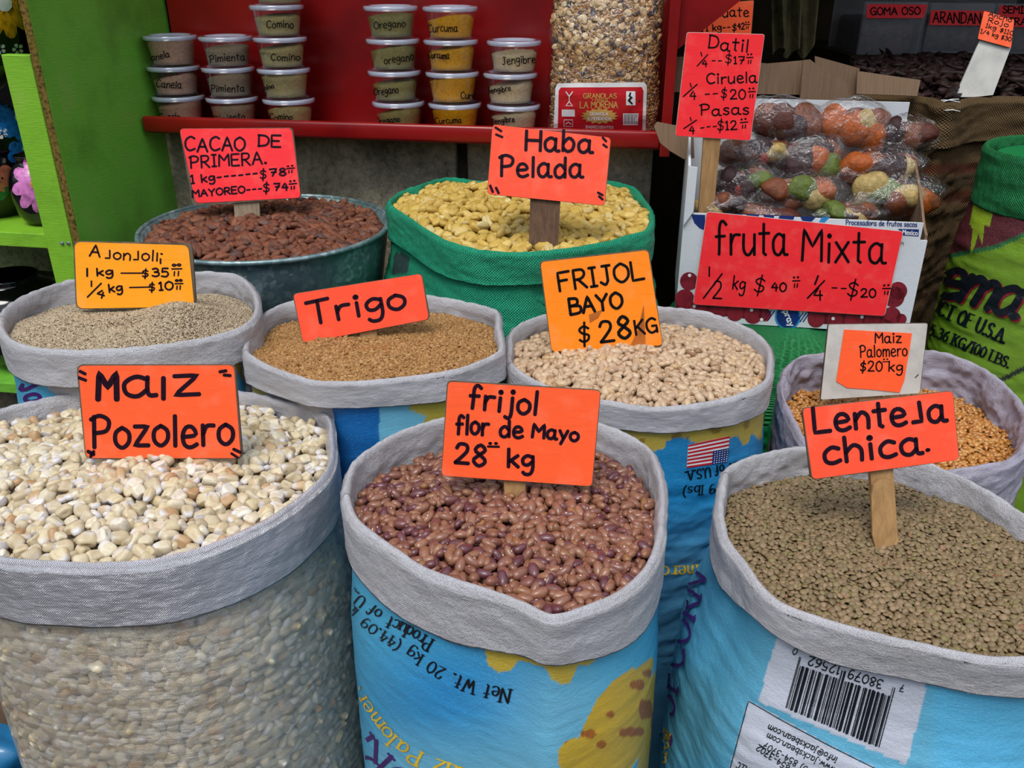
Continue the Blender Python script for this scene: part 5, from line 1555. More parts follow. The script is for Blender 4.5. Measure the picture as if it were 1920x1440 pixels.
# ------------------------------------------------------------------ cellophane bags of fruit
FR = {'apricot': (172, 84, 26), 'prune': (52, 20, 22), 'fig': (120, 62, 32), 'kiwi': (92, 108, 40), 'pear': (178, 152, 92), 'papaya': (150, 40, 28), 'date': (84, 36, 22)}
for k, c in FR.items():
    t = NT('dried_' + k)
    n = t.noise(t.obj(), 90, 6, 0.7)
    col = t.ramp(n, [(0.3, tuple(x * 0.5 for x in rgb(*c)[:3]) + (1,)), (0.55, rgb(*c)), (0.8, tuple(min(1, x * 1.4) for x in rgb(*c)[:3]) + (1,))])
    MAT['f_' + k] = t.out(t.bsdf(color=col, rough=0.35, spec=0.45, normal=t.bump(n, 0.004), sss=0.0))
def blob(c, s, rng, sub=3, amp=0.18):
    P, F = ICO[sub]
    w = Waves(int(rng.integers(1e6)), 3, 0.7, 2.4, 12)(P)
    P = P * (1 + amp * w)[:, None] * s
    a = rng.normal(size=3); q = Matrix.Rotation(rng.uniform(-0.7, 0.7), 3, Vector(a).normalized())
    return P @ np.array(q).T + c, F
ICO4 = ico(4)
BAGS = [  # px, py, half width, half height, contents, label
    (1470, 228, 72, 44, ('date', 'date', 'prune', 'fig'), 'clear bag of dark dates beside the red date price sign, back row'),
    (1602, 238, 66, 52, ('apricot', 'apricot', 'pear', 'apricot'), 'clear bag of large orange apricots at the top of the heap'),
    (1694, 258, 58, 42, ('prune', 'prune', 'fig', 'date'), 'clear bag of shiny purple prunes at the right end of the top row'),
    (1408, 290, 68, 36, ('fig', 'date', 'prune', 'papaya', 'pear'), 'clear bag of reddish brown fruit just under the date sign'),
    (1516, 296, 62, 46, ('prune', 'prune', 'apricot', 'kiwi'), 'clear bag of glossy black prunes in the middle of the heap'),
    (1640, 318, 78, 42, ('apricot', 'fig', 'kiwi', 'prune', 'pear'), 'clear bag of apricots with pointed corner sticking out to the right'),
    (1390, 342, 56, 38, ('prune', 'papaya', 'prune', 'kiwi'), 'clear bag with dark prunes and one red papaya slice'),
    (1494, 362, 78, 42, ('fig', 'fig', 'kiwi', 'pear', 'apricot'), 'clear bag with one large brown fig behind the box front'),
    (1672, 368, 82, 42, ('pear', 'kiwi', 'fig', 'pear', 'apricot'), 'clear bag with a green kiwi and a pale pear slice on the right'),
    (1352, 384, 52, 26, ('pear', 'fig', 'prune'), 'clear bag of pale pear pieces low beside the wooden lath'),
    (1590, 398, 62, 22, ('kiwi', 'prune', 'pear', 'fig'), 'clear bag of mixed pieces lowest against the box front'),
    (1440, 398, 60, 20, ('fig', 'pear', 'date'), 'clear bag of brown and cream pieces behind the printed blue name'),
]
rb = np.random.default_rng(17)
for bi, (px_, py_, hw, hh, inside, lab_) in enumerate(BAGS):
    Y = np.interp(py_, [190, 400], [float(BL[1]) + 0.235, float(BL[1]) + 0.048])
    c = at_y((px_, py_), Y)[0]
    dep = (c - CAM) @ FW
    sx, sz = hw * dep / FPX * 1.06, hh * dep / FPX * 1.16
    sy = min(0.055, sx * 0.75)
    r = thing('fruit_bag', lab_, 'bag', c - [0, 0, sz * 0.8], 'cellophane bags of dried fruit in the carton')
    m = len(inside)
    inside = list(inside) + [inside[0], 'fig', inside[-1], 'date', 'prune', 'fig']
    for j, k in enumerate(inside):
        if j < m:
            fx = (j + 0.5) / m * 2 - 1
            pc = c + np.array([fx * sx * 0.60, rb.uniform(-0.45, -0.15) * sy, rb.uniform(-0.30, 0.35) * sz])
        else:
            fx = ((j - m) + 0.5) / 6 * 2 - 1
            pc = c + np.array([fx * sx * 0.62, rb.uniform(-0.1, 0.3) * sy, rb.uniform(-0.1, 0.1) * sz])
        ss = np.array([sx * rb.uniform(0.34, 0.50), sy * rb.uniform(0.42, 0.55), sz * rb.uniform(0.42, 0.62)])
        V, F = blob(pc, ss, rb)
        mk('dried_fruit', V, F, MAT['f_' + k], r)['label'] = 'dried %s piece' % k
    # a filling row behind so that the bag is full
    P, F = ICO4
    ang = rb.uniform(-0.25, 0.25)
    spk = 0.34 * np.clip(np.abs(P[:, 0]) - 0.55, 0, 1) / 0.45
    fac = np.floor(Waves(int(rb.integers(1e6)), 3, 0.5, 1.4, 14)(P) * 4) / 4
    rid = np.abs(Waves(int(rb.integers(1e6)), 3, 0.18, 0.7, 30)(P))
    rr_ = 0.97 + 0.07 * fac + spk * 0.9 + 0.07 * np.minimum(rid, 1.2)
    V = P * rr_[:, None] * np.array([sx, sy, sz]) * 0.94 * np.array([1, 1, 1])
    V[:, 2] *= np.where(np.abs(P[:, 0]) > 0.7, 1 - 0.5 * (np.abs(P[:, 0]) - 0.7) / 0.3, 1)
    ca, sa = math.cos(ang), math.sin(ang)
    V = np.stack([V[:, 0] * ca - V[:, 2] * sa, V[:, 1], V[:, 0] * sa + V[:, 2] * ca], 1) + c
    mk('cellophane', V, F, MAT['cello'], r, smooth=False)

# ------------------------------------------------------------------ burlap sack of dried chillies
BUR = rgb(124, 100, 70)
L_RIM = [(1590, 168, .10), (1582, 140, .10), (1610, 120, .08), (1700, 115, .08), (1850, 115, .08), (2000, 119, .08), (2070, 138, .1), (2060, 168, .1), (1990, 182, .1), (1900, 180, .1), (1830, 182, .1), (1778, 192, .1), (1740, 182, .1), (1660, 175, .1)]
Z_L = CZ - 0.292
def paint_L(P, px, vis, col):
    c = fill(len(P), BUR)
    for a, b_, k in ((306, 326, (112, 30, 34)), (332, 352, (34, 34, 34)), (358, 378, (112, 30, 34))):
        m = vis & (px[:, 0] < 1900) & (px[:, 1] > a) & (px[:, 1] < b_)
        c[m] = c[m] * 0.35 + np.array(rgb(*k)) * 0.65
    return c
sLb = sack('burlap_sack', 'brown burlap sack with red and black stripes, holding dried chillies', L_RIM, Z_L, 91, MAT['burlap'], MAT['burlap'], paint_L, cuff_col=BUR, bulge=0.02, fine=0.008, n=420, wr=0.012, cuff_wr=0.008, cuff_thick=0.02)
for (x0, y0, x1, y1) in ((1768, 191, 1798, 186), (1772, 207, 1800, 209), (1764, 188, 1800, 192)):
    P_s = at_y([(x0, y0), ((x0 + x1) / 2, (y0 + y1) / 2 - 2), (x1, y1)], float(sLb['C'][:, 1].min()) - 0.022)
    mk('stitch', *tube_vf(P_s, 0.0012, 6), MAT['print_white'], sLb['root'])

# lime green sack on the right
th_ = np.arange(20) * 2 * math.pi / 20
K_c = (1.165, 1.80)
K_RIM = [tuple(p) + (0.118,) for p in pix(np.stack([K_c[0] + 0.185 * np.cos(th_), K_c[1] + 0.17 * np.sin(th_), np.full(20, 1.10)], 1))]
def paint_K(P, px, vis, col):
    c = fill(len(P), rgb(118, 160, 16))
    dz = 1.10 - P[:, 2]
    m = vis & (px[:, 1] < 470 - (px[:, 0] - 1812) * 0.20 - np.clip(px[:, 0] - 1870, 0, 99) * 0.25)
    blend(c, m, rgb(92, 20, 34))
    m2 = vis & ~m & (px[:, 1] < 478 - (px[:, 0] - 1812) * 0.20 - np.clip(px[:, 0] - 1870, 0, 99) * 0.25)
    blend(c, m2, rgb(20, 110, 60))
    blend(c, in_px(px, [(1826, 378), (1862, 398), (1856, 424), (1846, 420), (1842, 458), (1834, 436), (1828, 462), (1818, 482), (1824, 430), (1818, 420)], vis), rgb(150, 180, 20))
    blend(c, vis & (px[:, 1] > 706 - (px[:, 0] - 1880) * 0.5) & (px[:, 1] < 716 - (px[:, 0] - 1880) * 0.5) & (px[:, 0] > 1860), rgb(20, 30, 20))
    return c
sK = sack('grain_sack', 'lime green printed sack with emerald rolled top at the right edge', K_RIM, 1.10, 101, MAT['sack_lime'], MAT['sack_net'], paint_K, cuff_col=rgb(14, 120, 62), bulge=0.03, fine=0.004, n=520, wr=0.003, cuff_wr=0.006)
V, F = lathe_vf([(0.001, 0.0), (0.10, -0.004), (0.16, -0.012)], (K_c[0], K_c[1], 1.092), 40)
mk('folded_top', V, F, MAT['sack_net'], sK['root'], attrs={'Col': fill(len(V), rgb(14, 120, 62))})
Mk = bvh_map(world_bvh(sK['body']))
marks(sK['body'], 'maroon_lettering_shade', text_strokes('ema', 1757, 551, 1905, 597, 80, 15, slant=0.25, space=0.4), Mk, MAT['cranberry'], 0.0016)
marks(sK['body'], 'script_lettering', text_strokes('ema', 1755, 548, 1903, 593, 80, 14, slant=0.25, space=0.4), Mk, MAT['print_black'], 0.0032)
marks(sK['body'], 'origin_lettering', text_strokes('PRODUCT OF U.S.A.', 1690, 560, 1882, 644, 27, 5.5, serif=True, contrast=0.4), Mk, MAT['print_black'], 0.0012)
marks(sK['body'], 'weight_lettering', text_strokes('45.36 KG/100 LBS.', 1730, 622, 1890, 690, 20, 4.2, serif=True, contrast=0.4), Mk, MAT['print_black'], 0.0012)

# ------------------------------------------------------------------ dark back of the stall
bins = [([(1624, 3), (1742, 4), (1725, 100), (1607, 108)], [(1625.6, 7.5), (1739, 8.4), (1731.6, 34), (1624, 34)], ('GOMA OSO', 1632, 28, 1725, 27, 14), 'clear acrylic bin with a red GOMA OSO tag'),
        ([(1748, 5), (1868, 6), (1850, 100), (1729, 99)], [(1745.6, 19), (1856, 20), (1850, 48), (1742, 47)], ('ARANDANO', 1749, 42, 1851, 45, 20), 'clear acrylic bin with a red ARANDANO tag'),
        ([(1872, 6), (1992, 8), (1974, 102), (1852, 100)], [(1874, 10), (1985, 12), (1980, 52), (1868, 50)], ('SEMILLA', 1880, 24, 1950, 26, 13), 'clear acrylic bin with a red SEMILLA tag, cut by the right edge')]
MAT['bin_fill'] = plain('sweets_mass', rgb(70, 48, 52), 0.6, 0.3, var=0.5, scale=50, bump=0.004, bscale=90)
MAT['paper_dull'] = paper_mat('red_tag_paper', (0.9, 0.03, 0.04, 1))
YB_ = 3.05
for quad, labq, tx, lb in bins:
    Q = at_y(quad, YB_)
    r = thing('sweets_bin', lb, 'bin', Q[3])
    fr_ = mk('front_pane', *prism_vf(Q, np.array([0, 0.006, 0])), MAT['acrylic'], r, smooth=False)
    x0, x1, z0, z1 = Q[:, 0].min(), Q[:, 0].max(), Q[:, 2].min(), Q[:, 2].max()
    mk('bin_body', *join([box_vf(((x0 + x1) / 2, YB_ + 0.30, (z0 + z1) / 2), (x1 - x0, 0.006, z1 - z0)), box_vf((x0 + 0.004, YB_ + 0.16, (z0 + z1) / 2), (0.005, 0.28, z1 - z0)), box_vf((x1 - 0.004, YB_ + 0.16, (z0 + z1) / 2), (0.005, 0.28, z1 - z0)), box_vf(((x0 + x1) / 2, YB_ + 0.16, z0 + 0.003), (x1 - x0, 0.29, 0.006))]), MAT['acrylic'], r, smooth=False)
    V, F = box_vf(((x0 + x1) / 2, YB_ + 0.16, z0 + 0.006 + (z1 - z0) * 0.33), (x1 - x0 - 0.03, 0.26, (z1 - z0) * 0.66), 0, 0.02)
    mk('contents', V, F, MAT['bin_fill'], r)
    nB = np.array([0, -1.0, 0])
    Mb = plane_map(Q[0] + [0, -0.001, 0], nB)
    tg = patches(r, 'tag', [np.array(labq, float)], Mb, MAT['paper_dull'], 40, 0.0012)
    st = text_strokes(*tx, 2.4)
    if 'SEMILLA' in tx[0]: st += text_strokes('GIRASOL', 1880, 46, 1960, 48, 13, 2.4)
    marks(tg, 'lettering', st, Mb, MAT['pen'], 0.0022)
tag(mk('counter', *box_vf((1.75, 3.33, float(Q[3][2]) / 2 - 0.002), (1.3, 0.62, float(Q[3][2]) - 0.004)), MAT['dark'], smooth=False), 'dark counter under the acrylic bins at the back of the stall', 'counter')

# hanging cloth
ys = np.linspace(0, 1, 40); xs = np.linspace(0, 1, 50)
P0 = at_y([(1446, -90), (1536, -90), (1452, 112), (1526, 84)], 2.75)
V = []
wv = Waves(61, 2, 0.1, 0.5, 10)
for a in ys:
    for b_ in xs:
        w_ = 1.0 + 0.06 * math.sin(a * 9)
        lo_ = P0[2] * (1 - b_) + P0[3] * b_ + np.array([0, 0, 0.018 * math.sin(b_ * 14) + 0.012 * math.sin(b_ * 5 + 1)])
        hi_ = P0[0] * (1 - b_) + P0[1] * b_
        p = hi_ * (1 - a) + lo_ * a + np.array([0, 0.022 * math.sin(b_ * 17 + a * 2) + 0.01 * math.sin(b_ * 31), 0])
        V.append(p)
V = np.array(V); n_ = len(V)
F = grid_faces(40, 50)
V2_ = np.vstack([V, V + [0, 0.003, 0]])
F2_ = np.vstack([F, F[:, ::-1] + n_])
cl = mk('hanging_cloth', V2_, F2_, plain('olive_cloth', rgb(98, 92, 64), 0.95, 0.1, var=0.25, scale=20, bump=0.003, bscale=120))
tag(cl, 'olive grey cloth hanging in the dark at the back of the stall', 'cloth')

# floor things bottom left
c = at_z((-12, 1330), 0.10)[0]
cx = thing('carton', 'brown cardboard box on the floor in the bottom left corner', 'box', (-1.10, 1.45, 0))
mk('box_body', *box_vf((-1.10, 1.45, 0.14), (0.30, 0.28, 0.28), 0.0, 0.003), MAT['carton'], cx, smooth=False)
mk('tape', *box_vf((-1.10, 1.45, 0.2805), (0.30, 0.05, 0.001), 0.0), MAT['wood_tan'], cx, smooth=False)
rg2 = np.random.default_rng(4)
for (x, y, z, s, mt, lb) in ((-1.01, 1.215, 0.055, (0.08, 0.055, 0.055), plain('blue_plastic', rgb(30, 104, 150), 0.35, 0.5, coat=0.3), 'crumpled blue plastic bag on the floor beside the corn sack'),
                             (-0.95, 1.12, 0.045, (0.06, 0.045, 0.045), plain('white_plastic', rgb(190, 200, 212), 0.35, 0.5, coat=0.3), 'crumpled white plastic bag on the floor beside the corn sack'),
                             (-0.87, 1.08, 0.04, (0.045, 0.045, 0.04), plain('olive_plastic', rgb(96, 108, 70), 0.35, 0.5, coat=0.3), 'crumpled olive plastic bag on the floor beside the corn sack')):
    P, F = ICO[3]
    w = Waves(int(rg2.integers(1e6)), 3, 0.4, 1.2, 16)(P)
    V = P * (1 + 0.22 * np.round(w * 3) / 3)[:, None] * np.array(s) + [x, y, z]
    V[:, 2] = np.maximum(V[:, 2], 0.001)
    tag(mk('crumpled_bag', V, F, mt, smooth=False), lb, 'bag')

# ------------------------------------------------------------------ price signs
def sign(label, corners, foot, zfoot, paper, lines, pitch=14.0, yaw=0.0, stick=None, stick_mat='wood_tan', board='card', inset=(2.2, 2.2, 2.2, 2.2), ink='ink', Yd=None, th=0.005,
         notch=None, extra=None, name='price_sign', stick_deep=0.06, round_px=9, behind=0.0):
    n = np.array([math.sin(R(yaw)) * math.cos(R(pitch)), -math.cos(R(yaw)) * math.cos(R(pitch)), math.sin(R(pitch))])
    P0 = at_z(foot, zfoot)[0] if Yd is None else at_y(foot, Yd)[0]
    c = np.array(corners, float)
    root = thing(name, label, 'sign', P0)
    def rounded(q, r):
        out = []; m = len(q)
        for i in range(m):
            a, b_, d = q[i - 1], q[i], q[(i + 1) % m]
            u = (a - b_) / np.linalg.norm(a - b_); v = (d - b_) / np.linalg.norm(d - b_)
            for t in (0, 0.25, 0.5, 0.75, 1):
                out.append(b_ + u * r * (1 - t) ** 2 + v * r * t ** 2)
        return np.array(out)
    # board
    front = on_plane(rounded(c, round_px), P0, n)
    bd = mk('board', *prism_vf(front, -n * th), MAT[board], root, smooth=False)
    cc = c.mean(0)
    ci = []
    for i, p in enumerate(c):
        d = p - cc; L = np.linalg.norm(d)
        ci.append(cc + d * (L - inset[i]) / L)
    ci = np.array(ci)
    pf = on_plane(rounded(ci, round_px * 0.9), P0 + n * 0.0008, n)
    pp = mk('paper', *prism_vf(pf, -n * 0.0006), MAT[paper], root, smooth=False)
    M = plane_map(P0 + n * 0.0009, n)
    st = []
    for ln in lines:
        if isinstance(ln[0], str):
            kw = dict(jit=0.025); kw.update(ln[7] if len(ln) > 7 else {})
            st += text_strokes(*ln[:7], **kw)
        else:
            st.append((np.array(ln[0], float), np.full(len(ln[0]), float(ln[1]))))
    mk('lettering', *ribbons(st, M, 0.0004), MAT[ink], root, smooth=False)
    if stick is not None:
        s = np.array(stick, float)      # TL, TR, BR, BL
        # the lath goes up behind the board and down into the heap
        up = (s[0] + s[1]) / 2 - (s[3] + s[2]) / 2; up /= np.linalg.norm(up)
        s[0] += up * 30; s[1] += up * 30
        dn = 26
        low = [s[2] - up * dn, s[3] - up * dn]
        q = on_plane([s[0], s[1], s[2], low[0], low[1], s[3]], P0 - n * (th + 0.0003), n)
        mk('stick', *prism_vf(q, -n * 0.008), MAT[stick_mat], root, smooth=False)
    if extra: extra(root, n, P0)
    OCC.append(bd)
    return root, n, P0

QM = lambda x, y, s=1: [([(x, y), (x + 11 * s, y + 7)], 4.5), ([(x + 1, y + 13), (x + 13 * s, y + 18)], 4.5)]
sign('red cardboard sign reading CACAO DE PRIMERA, standing in the cacao basin', [(336, 241), (549, 239), (565, 371), (361, 386)], (463, 428), ZG - 0.02, 'paper_red', [
    ('CACAO', 347, 283, 459, 283, 25, 4), ('DE', 484, 275, 526, 276, 22, 4), ('PRIMERA.', 357, 315, 500, 307, 22, 3.6), ('1 kg------', 359, 344, 484, 331, 15, 3.4), ('$', 488, 336, 500, 335, 19, 2.8), ('78', 506, 331, 537, 329, 14, 3.4), ('^', 538, 326, 553, 325, 15, 2.4),
    ('MAYOREO---', 361, 370, 492, 359, 13, 3.2), ('$', 494, 361, 506, 360, 19, 2.8), ('74', 514, 358, 540, 357, 14, 3.4), ('^', 543, 357, 557, 356, 18, 2.6)],
    stick=[(438, 378), (486, 376), (488, 428), (441, 426)], stick_mat='wood_grey', inset=(1, 3, 1, 8), Yd=None)
sign('coral sign reading Haba Pelada with quote marks in its corners', [(923, 233), (1146, 258), (1134, 386), (913, 364)], (1020, 470), Z_H - 0.012, 'paper_coral', [
    ('Haba', 986, 281, 1110, 286, 38, 6.2), ('Pelada', 938, 330, 1092, 333, 38, 6.0)] + QM(929, 239) + QM(1130, 258, 0.6) + [([(919, 348), (924, 360)], 5), ([(930, 352), (935, 362)], 5), ([(1121, 361), (1130, 366)], 4.5), ([(1123, 368), (1130, 374)], 4.5)],
    stick=[(994, 378), (1051, 380), (1046, 470), (991, 470)], stick_mat='wood_dark', pitch=16, inset=(1, 1, 1, 1))
sign('amber sign reading Ajonjoli with two prices, standing in the sesame seeds', [(137, 452), (360, 456), (368, 577), (142, 580)], (255, 592), Z_D - 0.01, 'paper_amber', [
    ('A', 168, 480, 187, 482, 22, 3.4), (';on;ol!', 196, 484, 296, 490, 20, 3.0), ('.', 300, 476, 306, 477, 10, 2.6), ('!', 300, 494, 302, 494, 12, 3.2), ('!', 162, 518, 165, 518, 20, 3.6), ('kg', 182, 518, 212, 516, 15, 3.4), ([(227, 512), (268, 512)], 2.6), ('$', 267, 520, 279, 519, 15, 2.8), ('35', 285, 519, 316, 519, 16, 3.4), ('*', 322, 520, 341, 520, 24, 2.6),
    ('!', 170, 537, 173, 537, 14, 3), ([(190, 531), (164, 557)], 3), ('4', 180, 556, 194, 560, 15, 3.2), ('kg', 205, 549, 230, 546, 16, 3.4), ([(243, 539), (284, 538)], 2.6), ('$', 280, 546, 291, 545, 16, 2.8), ('10', 299, 545, 325, 543, 16, 3.4), ('*', 328, 545, 343, 545, 20, 2.6)],
    stick=[(243, 578), (268, 578), (268, 600), (243, 600)], pitch=12, inset=(3, 8, 4, 3), round_px=14)
sign('orange sign reading Trigo, tilted over the wheat', [(548, 551), (791, 513), (807, 599), (568, 644)], (690, 640), Z_E - 0.01, 'paper_coral', [
    ('Trigo', 580, 609, 762, 577, 42, 7, dict(jit=0.0))], stick=[(674, 627), (707, 622), (707, 640), (676, 644)], pitch=14, inset=(2, 1, 3, 1), stick_mat='wood_tan')
def bayo_extra(root, n, P0):
    tp = plain('brown_tape', rgb(176, 96, 34), 0.4, 0.4, var=0.15)
    for poly in ([(1207, 571), (1211, 650), (1180, 652), (1196, 618)], [(1104, 590), (1130, 580), (1122, 596), (1106, 606)]):
        mk('torn_tape', *prism_vf(on_plane(poly, P0 + n * 0.00105, n), -n * 0.0001), tp, root, smooth=False)
sign('yellow orange sign reading FRIJOL BAYO 28, sunk in the bayo beans', [(1011, 490), (1217, 467), (1243, 648), (1034, 660)], (1140, 656), Z_F - 0.005, 'paper_tangerine', [
    ('FRIJOL', 1050, 546, 1208, 523, 35, 5.2, dict(jit=0.0)), ('BAYO', 1070, 590, 1168, 577, 30, 5.6, dict(jit=0.0)), ('$', 1087, 644, 1108, 641, 37, 4.6), ('2', 1126, 643, 1152, 640, 40, 5.6), ('8', 1160, 636, 1184, 633, 42, 6.4), ('KG', 1193, 628, 1233, 622, 27, 4.6, dict(jit=0.0))],
    pitch=12, inset=(3, 3, 1, 1), ink='pen', extra=bayo_extra, stick=[(1120, 650), (1160, 650), (1160, 662), (1120, 662)])
sign('bright orange sign reading Maiz Pozolero, sunk in the white hominy', [(143, 684), (440, 684), (455, 861), (160, 860)], (305, 862), Z_A + 0.012, 'paper_orange', [
    ('M', 184, 749, 220, 749, 50, 11), ('a', 232, 744, 290, 742, 58, 8.5), ('!', 305, 748, 308, 748, 54, 9), ('z', 328, 741, 374, 739, 58, 8), ('Pozolero', 174, 838, 438, 834, 58, 8)] +
    [([(150, 696), (160, 701)], 6), ([(148, 708), (161, 713)], 6), ([(412, 697), (424, 695)], 6), ([(420, 703), (432, 704)], 6), ([(165, 846), (176, 852)], 7), ([(170, 856), (176, 846)], 6), ([(438, 842), (451, 848)], 6), ([(434, 850), (446, 858)], 5)],
    pitch=14, inset=(4, 2, 4, 2), stick=[(285, 858), (330, 858), (330, 875), (285, 875)], round_px=12)
sign('orange sign reading Frijol Flor de Mayo, above the purple brown beans', [(838, 714), (1127, 732), (1111, 913), (827, 892)], (966, 932), Z_B - 0.022, 'paper_orange', [
    ('frijol', 879, 765, 1006, 778, 43, 7), ('flor', 855, 813, 915, 816, 36, 6.4), ('de', 937, 820, 980, 821, 32, 6.4), ('Mayo', 998, 819, 1084, 827, 26, 6.2), ('28', 852, 870, 910, 875, 40, 7), ('`', 914, 850, 935, 851, 20, 4.2), ('kg', 952, 877, 1000, 878, 36, 6.8)],
    stick=[(944, 903), (986, 905), (985, 930), (946, 928)], stick_mat='wood_tan', inset=(3, 1.5, 2, 1), pitch=14)
def lent_extra(root, n, P0):
    q = on_plane([(1636, 1003), (1634, 930), (1638, 910), (1648, 900), (1660, 898), (1670, 902), (1677, 915), (1680, 960), (1683, 1006), (1690, 1040), (1645, 1040)], P0 + n * 0.0012, n)
    mk('wooden_spatula', *prism_vf(q, -n * 0.004), MAT['wood_tan'], root, smooth=False)
sign('orange sign reading Lenteja chica on a pale wooden stick in the lentils', [(1504, 766), (1787, 733), (1799, 862), (1521, 900)], (1664, 1012), Z_C - 0.014, 'paper_coral', [
    ('Lente;a', 1528, 811, 1774, 789, 47, 8, dict(jit=0.0)), ('chica', 1546, 870, 1728, 850, 46, 8, dict(jit=0.0)), ('.', 1734, 847, 1746, 845, 46, 4)],
    stick=[(1632, 888), (1675, 883), (1684, 1010), (1641, 1006)], stick_mat='wood_tan', pitch=18, inset=(1, 1, 1, 3), extra=lent_extra)
MAT['ink_thin'] = MAT['pen']
def pal_extra(root, n, P0):
    q = on_plane([(1583, 618), (1710, 625), (1707, 645), (1696, 712), (1687, 736), (1640, 731), (1588, 727), (1568, 715)], P0 + n * 0.0024, n)
    o = mk('orange_note', *prism_vf(q, -n * 0.0008), MAT['paper_orange'], root, smooth=False)
    M = plane_map(P0 + n * 0.0026, n)
    st = text_strokes('Maiz', 1641, 643, 1690, 642, 19, 2.6) + text_strokes('Palomero', 1613, 670, 1701, 667, 22, 2.4) + text_strokes('$20', 1613, 696, 1654, 696, 19, 2.6) + text_strokes('kg', 1666, 696, 1692, 697, 19, 2.6) + text_strokes('`', 1655, 688, 1667, 688, 15, 1.8)
    mk('lettering', *ribbons(st, M, 0.0004), MAT['pen'], o, smooth=False)
sign('white taped card with an orange note reading Maiz Palomero, in the popcorn sack', [(1553, 608), (1740, 606), (1725, 738), (1538, 750)], (1632, 760), Z_I - 0.05, 'card_white', [([(1716, 708), (1722, 702)], 1.6)],
     inset=(1, 1, 1, 1), pitch=12, extra=pal_extra, round_px=4, stick=[(1610, 745), (1655, 743), (1655, 790), (1610, 790)], board='card')
# taped on the box front
sign('large red sign reading Fruta Mixta, taped on the front of the white carton', [(1325, 397), (1694, 434), (1659, 593), (1299, 571)], (1500, 500), None, 'paper_red', [
    ('fruta', 1342, 477, 1475, 478, 62, 5.4, dict(jit=0.0)), ('Mixta', 1504, 489, 1659, 494, 58, 5.4, dict(jit=0.01)), ('!', 1329, 518, 1331, 518, 24, 3), ([(1354, 513), (1319, 559)], 3), ('2', 1336, 560, 1353, 561, 34, 3), ('kg', 1373, 543, 1396, 546, 27, 2.8), ('$', 1413, 548, 1433, 550, 33, 2.8), ('40', 1446, 546, 1474, 547, 17, 3),
    ('^', 1486, 541, 1500, 541, 22, 2.4), ([(1534, 517), (1528, 533)], 3.6), ([(1546, 526), (1514, 559)], 3), ('4', 1525, 563, 1542, 563, 24, 3), ('--', 1558, 548, 1588, 549, 20, 2.4), ('$', 1588, 556, 1608, 558, 33, 3), ('20', 1614, 558, 1642, 558, 17, 3), ('^', 1655, 554, 1670, 554, 20, 2.4)],
    pitch=0.0, yaw=math.degrees(byaw), Yd=float(on_plane((1500, 500), B3(0, -0.0068, 0), bn)[0][1]), th=0.003, ink='pen', inset=(1, 1, 1, 1), round_px=7, board='card_white')
# datil sign in the box
sign('tall red sign listing Datil, Ciruela and Pasas prices on a flat lath', [(1288, 60), (1434, 64), (1407, 264), (1266, 255)], (1322, 400), None, 'paper_red', [
    ('Datil', 1328, 90, 1402, 98, 23, 3.0), ([(1314, 98), (1316, 105)], 2.2), ([(1327, 102), (1307, 124)], 2.2), ('4', 1316, 125, 1326, 125, 13, 2.2), ('--', 1334, 118, 1354, 118, 10, 2.0), ('$', 1360, 119, 1372, 119, 20, 2.0), ('17', 1376, 120, 1396, 120, 14, 2.4), ('^', 1400, 121, 1412, 121, 20, 2.0),
    ('Ciruela', 1325, 156, 1419, 155, 20, 2.8), ([(1294, 156), (1296, 163)], 2.2), ([(1307, 158), (1281, 181)], 2.4), ('4', 1293, 187, 1305, 187, 17, 2.4), ('--', 1321, 182, 1347, 180, 12, 2.2), ('$', 1352, 184, 1363, 184, 20, 2.2), ('20', 1369, 187, 1398, 186, 19, 2.6), ('^', 1403, 185, 1416, 185, 20, 2.2),
    ('Pasas', 1314, 216, 1404, 214, 19, 2.8), ([(1294, 220), (1296, 226)], 2.2), ([(1306, 225), (1282, 241)], 2.4), ('4', 1292, 251, 1302, 251, 15, 2.4), ('---', 1313, 244, 1345, 240, 10, 2.2), ('$', 1345, 245, 1357, 245, 22, 2.2), ('12', 1361, 244, 1382, 243, 17, 2.6), ('^', 1389, 243, 1403, 242, 20, 2.2)],
    pitch=4, Yd=float(BL[1]) + 0.026, stick=[(1319, 258), (1352, 260), (1338, 396), (1310, 396)], stick_mat='wood_tan', ink='pen', inset=(1, 1, 1, 1), round_px=5, board='card_white', th=0.003)
sign('orange sign ending in huate, partly hidden behind the red gusset', [(1318, 8), (1414, 0), (1408, 76), (1318, 76)], (1366, 76), None, 'paper_orange', [
    ('huate', 1342, 31, 1404, 31, 17, 2.4), ('1 kg--', 1324, 58, 1370, 56, 12, 2.2), ('$', 1373, 58, 1381, 58, 14, 2.0), ('42', 1383, 55, 1396, 55, 12, 2.2), ('^', 1397, 55, 1406, 55, 14, 1.8)],
    pitch=4, Yd=2.35, ink='pen', inset=(1, 1, 1, 1), round_px=3, stick=[(1355, 76), (1380, 76), (1378, 150), (1352, 150)], stick_mat='wood_grey')
def ancho_extra(root, n, P0):
    q = on_plane([(1839, 72), (1896, 88), (1862, 178), (1826, 182), (1790, 182)], P0 - n * 0.006, n)
    mk('taped_strip', *prism_vf(q, -n * 0.004), MAT['card_white'], root, smooth=False)
sign('small orange sign reading Ancho Rojo on a tape wrapped strip in the chillies', [(1845, 20), (1902, 37), (1896, 90), (1833, 73)], (1860, 185), None, 'paper_orange', [
    ('Ancho', 1853, 30, 1896, 42, 9, 1.5), ('Rojo', 1852, 41, 1890, 51, 9, 1.5), ('1kg $110', 1848, 51, 1899, 67, 8, 1.5), ('1/4 kg $30', 1838, 62, 1895, 78, 8, 1.5)],
    pitch=16, Yd=2.115, ink='pen', inset=(0.5, 0.5, 0.5, 0.5), round_px=3, extra=ancho_extra, th=0.002)

